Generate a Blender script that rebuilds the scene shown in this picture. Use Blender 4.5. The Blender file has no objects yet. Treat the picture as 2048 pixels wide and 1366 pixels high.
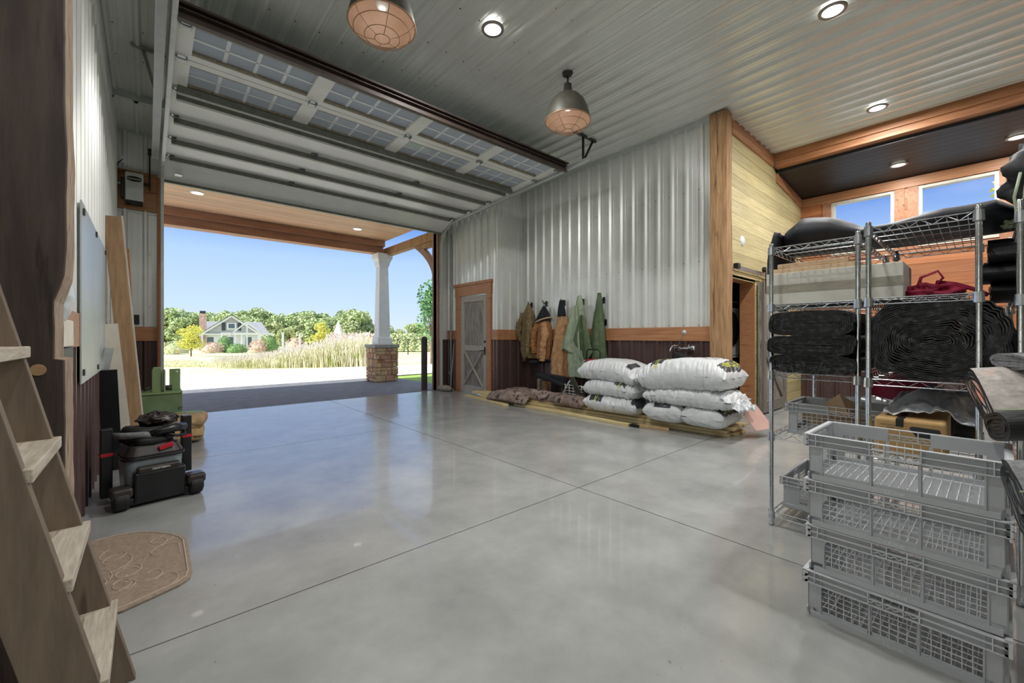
SKY = 0.73; SUN = 4.2; EXPO = 0.95
import bpy, bmesh, math, random
from mathutils import Vector, Matrix, noise
R = math.radians
random.seed(11)
scn = bpy.context.scene
COL = scn.collection
WM = {}

def lin(h):
    h = h.lstrip('#'); o = []
    for i in (0, 2, 4):
        c = int(h[i:i+2], 16) / 255.0
        o.append(c / 12.92 if c <= .04045 else ((c + .055) / 1.055) ** 2.4)
    return (o[0], o[1], o[2], 1.0)

# ------------------------------------------------------------------ materials
MATS = {}
def mat(name, c1, c2=None, rough=.5, metal=0.0, scale=6.0, stretch=(1, 1, 1), detail=5, bump=0.0, planks=None,
        pamt=.25, c3=None, t3=.62, s3=None, emit=0.0, trans=0.0, spec=.5, contrast=(.35, .65), coat=0.0, sheen=0.0):
    m = bpy.data.materials.new(name); m.use_nodes = True
    nt = m.node_tree; N = nt.nodes; L = nt.links
    b = N['Principled BSDF']
    b.inputs['Roughness'].default_value = rough
    b.inputs['Metallic'].default_value = metal
    b.inputs['Specular IOR Level'].default_value = spec
    b.inputs['Coat Weight'].default_value = coat
    b.inputs['Sheen Weight'].default_value = sheen
    if trans: b.inputs['Transmission Weight'].default_value = trans
    if c2 is None: c2 = c1
    tc = N.new('ShaderNodeTexCoord'); mp = N.new('ShaderNodeMapping')
    mp.inputs['Scale'].default_value = stretch
    L.new(tc.outputs['Object'], mp.inputs['Vector'])
    nz = N.new('ShaderNodeTexNoise'); nz.inputs['Scale'].default_value = scale; nz.inputs['Detail'].default_value = detail
    nz.inputs['Roughness'].default_value = .62
    L.new(mp.outputs[0], nz.inputs['Vector'])
    cr = N.new('ShaderNodeValToRGB')
    cr.color_ramp.elements[0].position = contrast[0]; cr.color_ramp.elements[1].position = contrast[1]
    cr.color_ramp.elements[0].color = lin(c1); cr.color_ramp.elements[1].color = lin(c2)
    L.new(nz.outputs['Fac'], cr.inputs['Fac'])
    out = cr.outputs['Color']
    if c3:
        n3 = N.new('ShaderNodeTexNoise'); n3.inputs['Scale'].default_value = s3 or scale * .5; n3.inputs['Detail'].default_value = 3
        L.new(mp.outputs[0], n3.inputs['Vector'])
        r3 = N.new('ShaderNodeMapRange'); r3.inputs['From Min'].default_value = t3; r3.inputs['From Max'].default_value = t3 + .08
        L.new(n3.outputs['Fac'], r3.inputs['Value'])
        mx = N.new('ShaderNodeMix'); mx.data_type = 'RGBA'
        L.new(r3.outputs[0], mx.inputs['Factor']); L.new(out, mx.inputs['A']); mx.inputs['B'].default_value = lin(c3)
        out = mx.outputs['Result']
    if planks:
        ax, w = planks
        sp = N.new('ShaderNodeSeparateXYZ'); L.new(tc.outputs['Object'], sp.inputs[0])
        dv = N.new('ShaderNodeMath'); dv.operation = 'DIVIDE'; dv.inputs[1].default_value = w
        L.new(sp.outputs[ax], dv.inputs[0])
        fl = N.new('ShaderNodeMath'); fl.operation = 'FLOOR'; L.new(dv.outputs[0], fl.inputs[0])
        wn = N.new('ShaderNodeTexWhiteNoise'); wn.noise_dimensions = '1D'; L.new(fl.outputs[0], wn.inputs['W'])
        mr = N.new('ShaderNodeMapRange'); mr.inputs['To Min'].default_value = 1 - pamt; mr.inputs['To Max'].default_value = 1 + pamt * .5
        L.new(wn.outputs['Value'], mr.inputs['Value'])
        hs = N.new('ShaderNodeHueSaturation'); L.new(out, hs.inputs['Color']); L.new(mr.outputs[0], hs.inputs['Value'])
        out = hs.outputs['Color']
    L.new(out, b.inputs['Base Color'])
    if bump:
        bp = N.new('ShaderNodeBump'); bp.inputs['Strength'].default_value = 1.0; bp.inputs['Distance'].default_value = bump
        L.new(nz.outputs['Fac'], bp.inputs['Height']); L.new(bp.outputs[0], b.inputs['Normal'])
    if emit:
        L.new(out, b.inputs['Emission Color']); b.inputs['Emission Strength'].default_value = emit
    MATS[name] = m
    return m

def glassmat(name, tint, gloss=.12, rough=.03, mixw=None):
    m = bpy.data.materials.new(name); m.use_nodes = True
    nt = m.node_tree; N = nt.nodes; L = nt.links; N.clear()
    o = N.new('ShaderNodeOutputMaterial'); t = N.new('ShaderNodeBsdfTransparent'); t.inputs[0].default_value = lin(tint)
    g = N.new('ShaderNodeBsdfGlossy'); g.inputs['Roughness'].default_value = rough
    fr = N.new('ShaderNodeLayerWeight'); fr.inputs['Blend'].default_value = .35
    mr = N.new('ShaderNodeMapRange'); mr.inputs['To Min'].default_value = gloss * .5; mr.inputs['To Max'].default_value = min(1, gloss * 4)
    L.new(fr.outputs['Fresnel'], mr.inputs['Value'])
    x = N.new('ShaderNodeMixShader'); L.new(mr.outputs[0], x.inputs[0]); L.new(t.outputs[0], x.inputs[1]); L.new(g.outputs[0], x.inputs[2])
    if mixw:
        d = N.new('ShaderNodeBsdfDiffuse'); d.inputs[0].default_value = lin(mixw[0])
        y = N.new('ShaderNodeMixShader'); y.inputs[0].default_value = mixw[1]
        L.new(x.outputs[0], y.inputs[1]); L.new(d.outputs[0], y.inputs[2]); x = y
    L.new(x.outputs[0], o.inputs[0]); MATS[name] = m
    return m

# ------------------------------------------------------------------ mesh builder
class MB:
    def __init__(s): s.v = []; s.f = []; s.m = []; s.k = 0
    def add(s, vs, fs, k=None):
        n = len(s.v); s.v += [Vector(p) for p in vs]
        for f in fs: s.f.append([i + n for i in f]); s.m.append(s.k if k is None else k)
        return s
    def box(s, x0, x1, y0, y1, z0, z1, k=None):
        x0, x1 = min(x0, x1), max(x0, x1); y0, y1 = min(y0, y1), max(y0, y1); z0, z1 = min(z0, z1), max(z0, z1)
        return s.add([(x0,y0,z0),(x1,y0,z0),(x1,y1,z0),(x0,y1,z0),(x0,y0,z1),(x1,y0,z1),(x1,y1,z1),(x0,y1,z1)],
              [(0,3,2,1),(4,5,6,7),(0,1,5,4),(1,2,6,5),(2,3,7,6),(3,0,4,7)], k)
    def obox(s, c, size, rot=(0,0,0), k=None):
        from mathutils import Euler
        m = Euler(rot).to_matrix(); a, b, d = [q / 2 for q in size]; c = Vector(c)
        pts = [(-a,-b,-d),(a,-b,-d),(a,b,-d),(-a,b,-d),(-a,-b,d),(a,-b,d),(a,b,d),(-a,b,d)]
        return s.add([c + m @ Vector(p) for p in pts], [(0,3,2,1),(4,5,6,7),(0,1,5,4),(1,2,6,5),(2,3,7,6),(3,0,4,7)], k)
    def bar(s, p, q, w, h, up=(0,0,1), k=None):
        p = Vector(p); q = Vector(q); d = (q - p).normalized(); up = Vector(up)
        if abs(d.dot(up)) > .98: up = Vector((0, 1, 0)) if abs(d.y) < .9 else Vector((1, 0, 0))
        a = d.cross(up).normalized(); b = a.cross(d).normalized(); a *= w / 2; b *= h / 2
        return s.add([p-a-b, p+a-b, p+a+b, p-a+b, q-a-b, q+a-b, q+a+b, q-a+b],
              [(0,3,2,1),(4,5,6,7),(0,1,5,4),(1,2,6,5),(2,3,7,6),(3,0,4,7)], k)
    def tube(s, pts, r, n=8, closed=False, k=None, caps=True, flat=1.0):
        pts = [Vector(p) for p in pts]; m = len(pts)
        rs = r if isinstance(r, (list, tuple)) else [r] * m
        vs = []; prev = None
        for i, p in enumerate(pts):
            if closed: d = pts[(i+1) % m] - pts[i-1]
            else: d = pts[min(i+1, m-1)] - pts[max(i-1, 0)]
            d = d.normalized() if d.length > 1e-9 else Vector((0,0,1))
            if prev is None: a = d.orthogonal().normalized()
            else:
                a = prev - d * prev.dot(d)
                a = a.normalized() if a.length > 1e-6 else d.orthogonal().normalized()
            prev = a; b = d.cross(a)
            for j in range(n):
                t = 2 * math.pi * j / n
                vs.append(p + a * (rs[i] * math.cos(t)) + b * (rs[i] * flat * math.sin(t)))
        fs = []
        for i in range(m if closed else m - 1):
            i2 = (i + 1) % m
            for j in range(n):
                j2 = (j + 1) % n; fs.append((i*n+j, i*n+j2, i2*n+j2, i2*n+j))
        if not closed and caps: fs.append(tuple(range(n))[::-1]); fs.append(tuple(range((m-1)*n, m*n)))
        return s.add(vs, fs, k)
    def lathe(s, prof, c=(0,0,0), n=24, axis='z', k=None, caps=False):
        vs = []; c = Vector(c)
        for r, h in prof:
            for j in range(n):
                t = 2 * math.pi * j / n; a, b = r * math.cos(t), r * math.sin(t)
                vs.append(c + (Vector((a, b, h)) if axis == 'z' else Vector((h, a, b)) if axis == 'x' else Vector((a, h, b))))
        fs = []
        for i in range(len(prof) - 1):
            for j in range(n):
                j2 = (j + 1) % n; fs.append((i*n+j, i*n+j2, (i+1)*n+j2, (i+1)*n+j))
        if caps: fs.append(tuple(range(n))[::-1]); fs.append(tuple(range((len(prof)-1)*n, len(prof)*n)))
        return s.add(vs, fs, k)
    def prism(s, poly, fn, d0, d1, k=None):
        n = len(poly)
        vs = [fn(a, b, d0) for a, b in poly] + [fn(a, b, d1) for a, b in poly]
        fs = [tuple(range(n))[::-1], tuple(range(n, 2*n))] + [(i, (i+1) % n, n + (i+1) % n, n + i) for i in range(n)]
        return s.add(vs, fs, k)
    def grid(s, fn, nu, nv, k=None, cu=False):
        vs = [fn(i / (nu if cu else nu - 1), j / (nv - 1)) for i in range(nu) for j in range(nv)]
        fs = [(i*nv+j, ((i+1) % nu)*nv+j, ((i+1) % nu)*nv+j+1, i*nv+j+1) for i in range(nu if cu else nu-1) for j in range(nv-1)]
        return s.add(vs, fs, k)
    def build(s, name, mats, parent=None, smooth=False, bevel=0.0, sub=0, keep=False, solid=0.0, auto=None):
        if not isinstance(mats, (list, tuple)): mats = [mats]
        me = bpy.data.meshes.new(name)
        if parent is not None: M = WM[parent.name].inverted(); org = Vector((0,0,0))
        elif keep: M = Matrix(); org = Vector((0,0,0))
        else:
            xs = [p.x for p in s.v]; ys = [p.y for p in s.v]; zs = [p.z for p in s.v]
            org = Vector(((min(xs)+max(xs))/2, (min(ys)+max(ys))/2, min(zs))); M = Matrix.Translation(-org)
        me.from_pydata([tuple(M @ p) for p in s.v], [], s.f)
        for q in mats: me.materials.append(MATS[q] if isinstance(q, str) else q)
        me.polygons.foreach_set('material_index', s.m)
        if smooth: me.polygons.foreach_set('use_smooth', [True] * len(me.polygons))
        me.update()
        o = bpy.data.objects.new(name, me); COL.objects.link(o)
        if parent is not None: o.parent = parent; WM[o.name] = WM[parent.name]
        else: o.location = org; WM[o.name] = Matrix.Translation(org)
        if solid:
            md = o.modifiers.new('solid', 'SOLIDIFY'); md.thickness = solid; md.offset = 0
        if bevel:
            md = o.modifiers.new('bevel', 'BEVEL'); md.width = bevel; md.segments = 2; md.limit_method = 'ANGLE'; md.angle_limit = R(40)
        if sub:
            md = o.modifiers.new('sub', 'SUBSURF'); md.levels = sub; md.render_levels = sub
        if auto:
            md = o.modifiers.new('split', 'EDGE_SPLIT'); md.split_angle = R(auto)
        return o

def tag(o, label=None, cat=None, group=None, kind=None):
    if label: o['label'] = label
    if cat: o['category'] = cat
    if group: o['group'] = group
    if kind: o['kind'] = kind
    return o
def thing(name, label, cat, loc=(0,0,0), rotz=0.0, group=None, kind=None):
    o = bpy.data.objects.new(name, None); COL.objects.link(o)
    o.empty_display_size = .1; o.location = loc; o.rotation_euler = (0, 0, rotz)
    WM[o.name] = Matrix.Translation(Vector(loc)) @ Matrix.Rotation(rotz, 4, 'Z')
    return tag(o, label, cat, group, kind)
def copy_thing(root, loc, rotz=0.0, label=None, group=None, scale=None):
    r = root.copy(); COL.objects.link(r); r.location = loc; r.rotation_euler = (0, 0, rotz)
    if scale: r.scale = scale if isinstance(scale, tuple) else (scale,) * 3
    WM[r.name] = Matrix.Translation(Vector(loc)) @ Matrix.Rotation(rotz, 4, 'Z')
    if label: r['label'] = label
    if group: r['group'] = group
    for ch in list(root.children):
        c = ch.copy(); COL.objects.link(c); c.parent = r; WM[c.name] = WM[r.name]
        for g in ch.children:
            d = g.copy(); COL.objects.link(d); d.parent = c
    return r
def struct(mb, name, mats, label=None, parent=None, **kw):
    o = mb.build(name, mats, parent, **kw)
    if parent is None: tag(o, label, None, None, 'structure')
    return o

def text_geo(body, size, font_shear=0.0):
    cu = bpy.data.curves.new('txt', 'FONT'); cu.body = body; cu.size = size; cu.align_x = 'CENTER'; cu.align_y = 'CENTER'; cu.shear = font_shear
    cu.offset = size * .012
    o = bpy.data.objects.new('txt', cu); COL.objects.link(o)
    dg = bpy.context.evaluated_depsgraph_get(); me = bpy.data.meshes.new_from_object(o.evaluated_get(dg))
    vs = [tuple(v.co) for v in me.vertices]; fs = [tuple(p.vertices) for p in me.polygons]
    bpy.data.objects.remove(o); bpy.data.curves.remove(cu); bpy.data.meshes.remove(me)
    return vs, fs
def add_text(mb, body, size, fn, k=None, fine=0):
    vs, fs = text_geo(body, size)
    if fine:
        bm = bmesh.new(); bv = [bm.verts.new(v) for v in vs]
        for f in fs:
            try: bm.faces.new([bv[i] for i in f])
            except ValueError: pass
        bmesh.ops.triangulate(bm, faces=bm.faces[:])
        for it in range(3):
            ed = [e for e in bm.edges if e.calc_length() > fine]
            if not ed: break
            bmesh.ops.subdivide_edges(bm, edges=ed, cuts=1)
            bmesh.ops.triangulate(bm, faces=[f for f in bm.faces if len(f.verts) > 3])
        bm.verts.index_update(); vs = [tuple(v.co) for v in bm.verts]; fs = [tuple(v.index for v in f.verts) for f in bm.faces]; bm.free()
    mb.add([fn(x, y) for x, y, z in vs], fs, k)

def nz3(x, y, z, sc=1.0): return noise.noise(Vector((x * sc, y * sc, z * sc)))

# camera: eye 1.23 m above the slab, looking across the bay towards the open door
TH = math.atan(730 / 829.); SN, CS = math.sin(TH), math.cos(TH)
def far(u, D):            # plan position at depth D along a bearing
    a = (u - 1024) / 829.
    return (D * (SN + a * CS), D * (CS - a * SN))
def gz(D): return -.02 if D < 17 else -.02 - .0203 * (D - 17) if D < 80 else -1.3
cd = bpy.data.cameras.new('camera'); cam = bpy.data.objects.new('camera', cd); COL.objects.link(cam)
cd.sensor_width = 36; cd.lens = 829 / 2048. * 36; cd.shift_y = -9 / 2048.; cd.clip_start = .05; cd.clip_end = 2000
cam.location = (0, 0, 1.23); cam.rotation_euler = (R(90), 0, -TH); scn.camera = cam
scn.view_settings.view_transform = 'Standard'; scn.view_settings.look = 'None'; scn.view_settings.gamma = 1
scn.view_settings.exposure = EXPO

# ------------------------------------------------------------------ palette
mat('metal_light', 'dcded9', 'e6e8e3', rough=.32, metal=.3, scale=2)
mat('metal_ceiling', 'e2e4de', 'eaece6', rough=.27, metal=.22, scale=2)
mat('metal_brown', '554240', '5f4b48', rough=.3, metal=.2, scale=2)
mat('galv', '8f9494', 'a6abaa', rough=.35, metal=.75, scale=30)
mat('galv_white', 'c9cdcb', 'd6d9d7', rough=.4, metal=.35, scale=10)
mat('strut_grey', '777a70', '8a8c82', rough=.5, metal=.3, scale=12)
mat('chrome', 'c8cccf', 'dfe3e6', rough=.14, metal=1.0, scale=20)
mat('wire_chrome', 'b9bec2', 'd0d4d8', rough=.22, metal=.9, scale=20)
mat('screw', '2a2a28', rough=.5, metal=.5)
mat('concrete', '8a8c8a', 'b4b5b2', coat=.35, rough=.24, scale=2.2, detail=12, contrast=(.2, .8), c3='5f605c', t3=.72, s3=34)
mat('joint_dark', '2a2b2b', rough=.9)
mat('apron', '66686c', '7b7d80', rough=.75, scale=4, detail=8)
mat('cedar', 'a36d48', 'b98258', rough=.55, scale=7, stretch=(1, 1, 8), c3='8a4c2c', t3=.66, s3=3)
mat('cedar_y', '9c6845', 'ba855d', rough=.5, scale=3.2, stretch=(8, .6, 8), c3='86502f', t3=.68, s3=4)
mat('cedar_x', 'a06c48', 'bd8960', rough=.5, scale=3.2, stretch=(.6, 8, 8), c3='86502f', t3=.68, s3=4)
mat('cedar_boards', 'a9683f', 'bd7c50', rough=.5, scale=3, stretch=(8, .5, 9), planks=('Z', .19), c3='8e4c28', t3=.67, s3=5)
mat('porch_boards', 'd0a27c', 'e4b993', rough=.5, scale=3, stretch=(.5, 7, 7), planks=('Y', .09), pamt=.15, c3='a86f45', t3=.68, s3=6)
mat('pine_boards', 'b8a877', 'd0c290', rough=.5, scale=3, stretch=(.6, 6, 9), planks=('Z', .19), pamt=.16, c3='8f7a45', t3=.68, s3=7)
mat('dark_boards', '0f1115', '24272c', rough=.5, scale=4, stretch=(9, .7, 9), planks=('X', .14), pamt=.3)
mat('timber_dark', '332a25', '483b33', rough=.7, scale=4, stretch=(5, 5, .5), bump=.004, c3='2a211c', t3=.63, s3=6)
mat('timber_edge', '8a7766', 'b09a84', rough=.85, scale=9, stretch=(3, 3, .8), bump=.012, c3='6f5a4a', t3=.6, s3=12)
mat('timber_rough', '93704e', 'bd966c', rough=.85, scale=6, stretch=(5, 5, .5), detail=9, bump=.02, c3='6f5238', t3=.62, s3=5)
mat('timber_side', '6f5a3f', '8a7352', rough=.8, scale=8, stretch=(4, 4, .6), bump=.006)
mat('weathered', '6f6a64', 'a9a39a', rough=.8, scale=5, stretch=(9, 9, .8), c3='514a44', t3=.6, s3=8)
mat('weathered_frame', 'a39c92', 'b8b1a7', rough=.8, scale=8, stretch=(6, 6, 1))
mat('weathered_dark', '6f6a63', '857f77', rough=.8, scale=8, stretch=(6, 6, 1))
mat('lumber', 'cdb782', 'e2cf9e', rough=.6, scale=4, stretch=(8, .8, 8), c3='b08e55', t3=.7, s3=8)
mat('lumber_end', '8d744e', 'a88c60', rough=.8, scale=30)
mat('plank_tan', '9d7c5b', 'b8966f', rough=.6, scale=4, stretch=(9, 9, .8), c3='84623f', t3=.7, s3=9)
mat('plank_white', 'd8d0be', 'e6dfd0', rough=.6, scale=6)
mat('ladder_wood', '6c5d4f', '80705f', rough=.65, scale=5, stretch=(6, 6, .7), c3='55463a', t3=.66)
mat('tread_wood', 'a69a8a', 'c9bfb0', rough=.7, scale=7, stretch=(9, 1, 9), bump=.002, c3='8a7d6c', t3=.6)
mat('white_paint', 'dfe0de', 'e8e9e7', rough=.5)
mat('door_white', 'e8e9e3', 'f0f1eb', rough=.4, scale=3)
mat('window_frame', 'c9c4b6', 'd6d1c4', rough=.5)
mat('muntin', 'e9edf0', rough=.5)
mat('dirt_rail', '8a8270', 'a39b86', rough=.8, scale=30, c3='40382c', t3=.6, s3=60)
mat('lip_brown', '3b302b', '4b3e37', rough=.45, metal=.2)
mat('black', '0f1012', '17181b', rough=.45)
mat('black_soft', '1a1b1d', '262729', rough=.8, scale=20)
mat('black_case', '15171d', '20232b', rough=.6, scale=8)
mat('black_fabric', '101113', '1c1e20', rough=.6, scale=40, bump=.002)
mat('fabric_edge', '0c0d0e', '505356', rough=.45, scale=40, contrast=(.48, .75))
mat('grey_fabric', '6d6f70', '8a8c8d', rough=.85, scale=60, bump=.002)
mat('pale_fabric', 'a39c96', 'c0b8b2', rough=.9, scale=40, c3='d2907c', t3=.6, s3=3)
mat('silver_tarp', 'a2a6ab', 'e2e5e8', rough=.3, metal=.1, scale=6, bump=.01)
mat('clear_plastic', 'c3c9cb', 'dfe4e6', rough=.25, scale=5)
mat('crate_grey', 'b4b7bb', 'bec1c5', rough=.5, scale=5)
mat('crate_light', 'd6d8db', rough=.45)
mat('cardboard', 'b8945f', 'c9a470', rough=.8, scale=8)
mat('cardboard_pale', 'c0a384', 'cfb496', rough=.8, scale=8)
mat('cardboard_white', 'c9c7bb', 'd6d4c8', rough=.7, scale=4)
mat('tape', '8f8b7c', 'a39f8f', rough=.4, scale=5, stretch=(1, 1, 4))
mat('tape_black', '2b2d2a', rough=.4)
mat('print_dark', '2b2620', rough=.8)
mat('print_tray', '33363a', rough=.6)
mat('crimson', '7d1030', 'a3163f', rough=.7, scale=10)
mat('red_plastic', 'b01a2c', 'c72336', rough=.35)
mat('pink_card', 'c9a195', 'd4aea3', rough=.8)
mat('bag_white', 'd0d3d4', 'e0e2e3', rough=.38, scale=14, bump=.004)
mat('bag_dark', '33383a', '3d4245', rough=.35)
mat('bag_yellow', 'd6d66a', rough=.4)
mat('bag_print', '55585a', rough=.5)
mat('kraft', 'b39468', 'c6a87c', rough=.8, scale=10)
mat('rubber', '141414', '1d1d1d', rough=.6)
mat('vac_black', '17181a', '222325', rough=.3)
mat('vac_brown', '2b2624', '35302d', rough=.35)
mat('vac_tank', '7d868b', '9aa3a8', rough=.2, scale=5)
mat('green_paint', '6f8a5e', '829970', rough=.5, scale=6)
mat('green_light', '86a06c', '9ab27e', rough=.5, scale=6)
mat('mat_tan', '8e7d6e', 'a4927f', rough=.95, scale=50, bump=.004)
mat('mat_line', 'b9a896', rough=.95)
mat('whiteboard', 'b3b9b6', 'c4c9c6', rough=.35, scale=1.5)
mat('clip_dark', '3d3e35', rough=.5)
mat('coat_olive', '6b5c40', '8c7a56', rough=.85, scale=20)
mat('coat_brown', '8a5c38', 'a9774d', rough=.85, scale=20)
mat('coat_tan', 'ac8058', 'caa074', rough=.85, scale=14)
mat('coat_green', '8b9a80', 'a8b49a', rough=.7, scale=10)
mat('coat_green_dark', '47583a', '5f7050', rough=.7, scale=10)
mat('coat_black', '17181c', '23252a', rough=.85)
mat('camo', '77655c', 'a8958a', rough=.9, scale=7, detail=3, c3='3f342f', t3=.55, s3=10, bump=.004)
mat('camo_dark', '2c2a20', '4a4836', rough=.8, scale=14)
mat('sack', '8c8172', 'a89d8c', rough=.9, scale=30, bump=.003)
mat('copper', 'c4a48c', 'd4b8a2', rough=.5, metal=.1, scale=6)
mat('shade_dark', '3c3a32', '4a483f', rough=.5, metal=.3)
mat('cage', 'b08a68', rough=.4, metal=.6)
mat('lens', 'fff4e2', rough=.5, emit=1.6)
mat('lens_cool', 'ffffff', rough=.5, emit=1.6)
mat('trim_ring', '9b938a', rough=.4, metal=.5)
mat('lawn', 'c0c08c', 'dcd8b0', rough=.95, scale=2.5, detail=8, c3='b0b87c', t3=.58, s3=.25)
mat('lawn_green', '7f9a3e', '9db858', rough=.95, scale=6)
mat('gravel', 'e2dfd6', 'f4f2ec', rough=.95, scale=24, detail=8)
mat('stone_a', 'b2946c', 'd2b488', rough=.85, scale=6, bump=.01, c3='8d5a3c', t3=.56, s3=3.2)
mat('stone_b', '9c7258', 'bd9174', rough=.85, scale=7, bump=.01)
mat('stone_cap', '8d8a80', 'a3a096', rough=.8, scale=10)
mat('mortar', '8f8878', rough=.95)
mat('porch_dark', '99694f', 'b38261', rough=.6, scale=4, stretch=(.6, 7, 7), c3='70422e', t3=.64)
mat('porch_post', '98745c', 'b08c72', rough=.7, scale=6, stretch=(6, 6, .8))
mat('bollard', '34312f', '3f3b38', rough=.6)
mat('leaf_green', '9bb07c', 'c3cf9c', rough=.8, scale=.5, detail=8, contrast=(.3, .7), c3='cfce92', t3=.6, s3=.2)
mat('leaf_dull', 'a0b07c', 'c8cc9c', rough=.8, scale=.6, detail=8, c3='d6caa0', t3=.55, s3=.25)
mat('leaf_yellow', 'c2c455', 'e6e07c', rough=.8, scale=3)
mat('leaf_dark', '5a8046', '7c9c5c', rough=.8, scale=3)
mat('leaf_near', '4c7a48', '6f9a5c', rough=.7, scale=4)
mat('bloom_pink', 'c29c88', 'dcc0b0', rough=.9, scale=4, c3='9aa668', t3=.55, s3=5)
mat('reed', 'c4c096', 'e6e2c4', rough=.9, scale=3, c3='b0b87c', t3=.56, s3=2)
mat('plume', 'd8ccbb', 'ece4d8', rough=.9)
mat('bark', '6b5a4a', '84735f', rough=.9)
mat('house_wall', 'dfe2e4', 'e9ecee', rough=.7)
mat('house_shingle', 'a6a8aa', 'b6b8ba', rough=.8, planks=('Z', .25), pamt=.1)
mat('house_roof', '8a8d90', 'a0a3a6', rough=.8, scale=3)
mat('house_trim_dark', '33343a', rough=.6)
mat('shutter', '3b424c', rough=.6)
mat('house_glass', '5c6b78', rough=.15)
mat('brick_pink', 'b08a7c', 'd9bfb4', rough=.9, scale=5, detail=2)
mat('appliance', 'c9ccd0', 'd6d9dc', rough=.35)
mat('appliance_black', '0d0e10', rough=.2)
mat('outlet_black', '17181a', rough=.5)
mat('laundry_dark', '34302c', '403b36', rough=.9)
glassmat('pane', 'ffffff', .05)
glassmat('door_glass', 'e6edf2', .25, .08, ('dce6f2', .62))  # pale diffuse share paints the bright sky reflection into the glass
# ------------------------------------------------------------------ the building shell
XL, YD, X2, YC, X1, YB, X3, ZC = -.355, 8.35, 6.04, 6.52, 5.35, 2.40, 9.80, 4.38
def ribbed(mb, P0, U, V, W, L, Nn, k=0, phase=0.0, screws=(), ks=1, pitch=.2286):
    P0, U, V, Nn = Vector(P0), Vector(U), Vector(V), Vector(Nn)
    F = .0
    n0 = int(math.floor(-phase / pitch)) - 1
    raw = []
    for i in range(n0, n0 + int(W / pitch) + 4):
        o = i * pitch + phase
        raw += [(o-.035, F), (o-.013, F+.034), (o+.013, F+.034), (o+.035, F), (o+.066, F), (o+.068, F+.005), (o+.084, F+.005), (o+.086, F),
                (o+.142, F), (o+.144, F+.005), (o+.160, F+.005), (o+.162, F)]
    pts = [(0.0, F)] + [q for q in raw if 0.001 < q[0] < W - .001] + [(W, F)]
    vs = []
    for s, h in pts:
        b = P0 + U * s + Nn * h
        vs += [b, b + V * L]
    mb.add(vs, [(2*i, 2*i+2, 2*i+3, 2*i+1) for i in range(len(pts) - 1)], k)
    for h in screws:
        for i in range(n0, n0 + int(W / pitch) + 4):
            s = i * pitch + phase + .045
            if .02 < s < W - .02:
                c = P0 + U * s + V * h + Nn * (F + .006)
                a, b = U * .0055, V * .0055
                mb.add([c - a - b - Nn*.006, c + a - b - Nn*.006, c + a + b - Nn*.006, c - a + b - Nn*.006, c - a*.7 - b*.7, c + a*.7 - b*.7, c + a*.7 + b*.7, c - a*.7 + b*.7],
                       [(4,5,6,7),(0,1,5,4),(1,2,6,5),(2,3,7,6),(3,0,4,7)], ks)

# floor slabs with saw cuts
mb = MB()
xs = [-1.2, -.425, 2.645, 5.72, 8.79, 10.2]; ys = [-4.5, -3.96, -.89, 2.18, 5.25, 8.35]; g = .004
for i in range(len(xs) - 1):
    for j in range(len(ys) - 1):
        mb.box(xs[i] + g, xs[i+1] - g, ys[j] + g, ys[j+1] - g, -.15, 0, 0)
mb.box(-1.2, 10.2, -4.5, 8.34, -.2, -.012, 1)
struct(mb, 'floor', ['concrete', 'joint_dark'], 'sealed grey concrete slab with saw cut joints', keep=True)

# left wall: light ribbed steel above brown wainscot
mb = MB()
ribbed(mb, (XL, 2.44, 1.38), (0,1,0), (0,0,1), 5.91, 3.0, (1,0,0), 0, .05, (.6, 1.7, 2.7), 2)
ribbed(mb, (XL, 2.44, 0), (0,1,0), (0,0,1), 5.91, 1.17, (1,0,0), 1, .05)
mb.box(XL - .22, XL - .205, -4.5, 2.4, 0, 4.5, 0); mb.box(XL - .12, XL - .01, 2.4, 8.5, 0, 4.5, 0)
struct(mb, 'wall_left', ['metal_light', 'metal_brown', 'screw'], keep=True)
# door wall (left piece, header, right piece)
mb = MB()
ribbed(mb, (XL, YD, 1.38), (1,0,0), (0,0,1), .47, 2.9, (0,-1,0), 0, .11, (.3, 1.1), 2)
ribbed(mb, (XL, YD, 0), (1,0,0), (0,0,1), .47, 1.17, (0,-1,0), 1, .11)
ribbed(mb, (.12, YD, 3.66), (1,0,0), (0,0,1), 5.9, .62, (0,-1,0), 0, .1)
ribbed(mb, (5.04, YD, 1.38), (1,0,0), (0,0,1), .31, 2.9, (0,-1,0), 0, .1)
ribbed(mb, (5.04, YD, 0), (1,0,0), (0,0,1), .31, 1.17, (0,-1,0), 1, .1)
mb.box(XL, .17, YD + .01, YD + .14, 0, 4.4, 0); mb.box(.17, 5.03, YD + .01, YD + .14, 3.66, 4.4, 0); mb.box(5.03, 6.2, YD + .01, YD + .14, 0, 4.4, 0)
struct(mb, 'wall_back', ['metal_light', 'metal_brown', 'screw'], keep=True)
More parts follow.
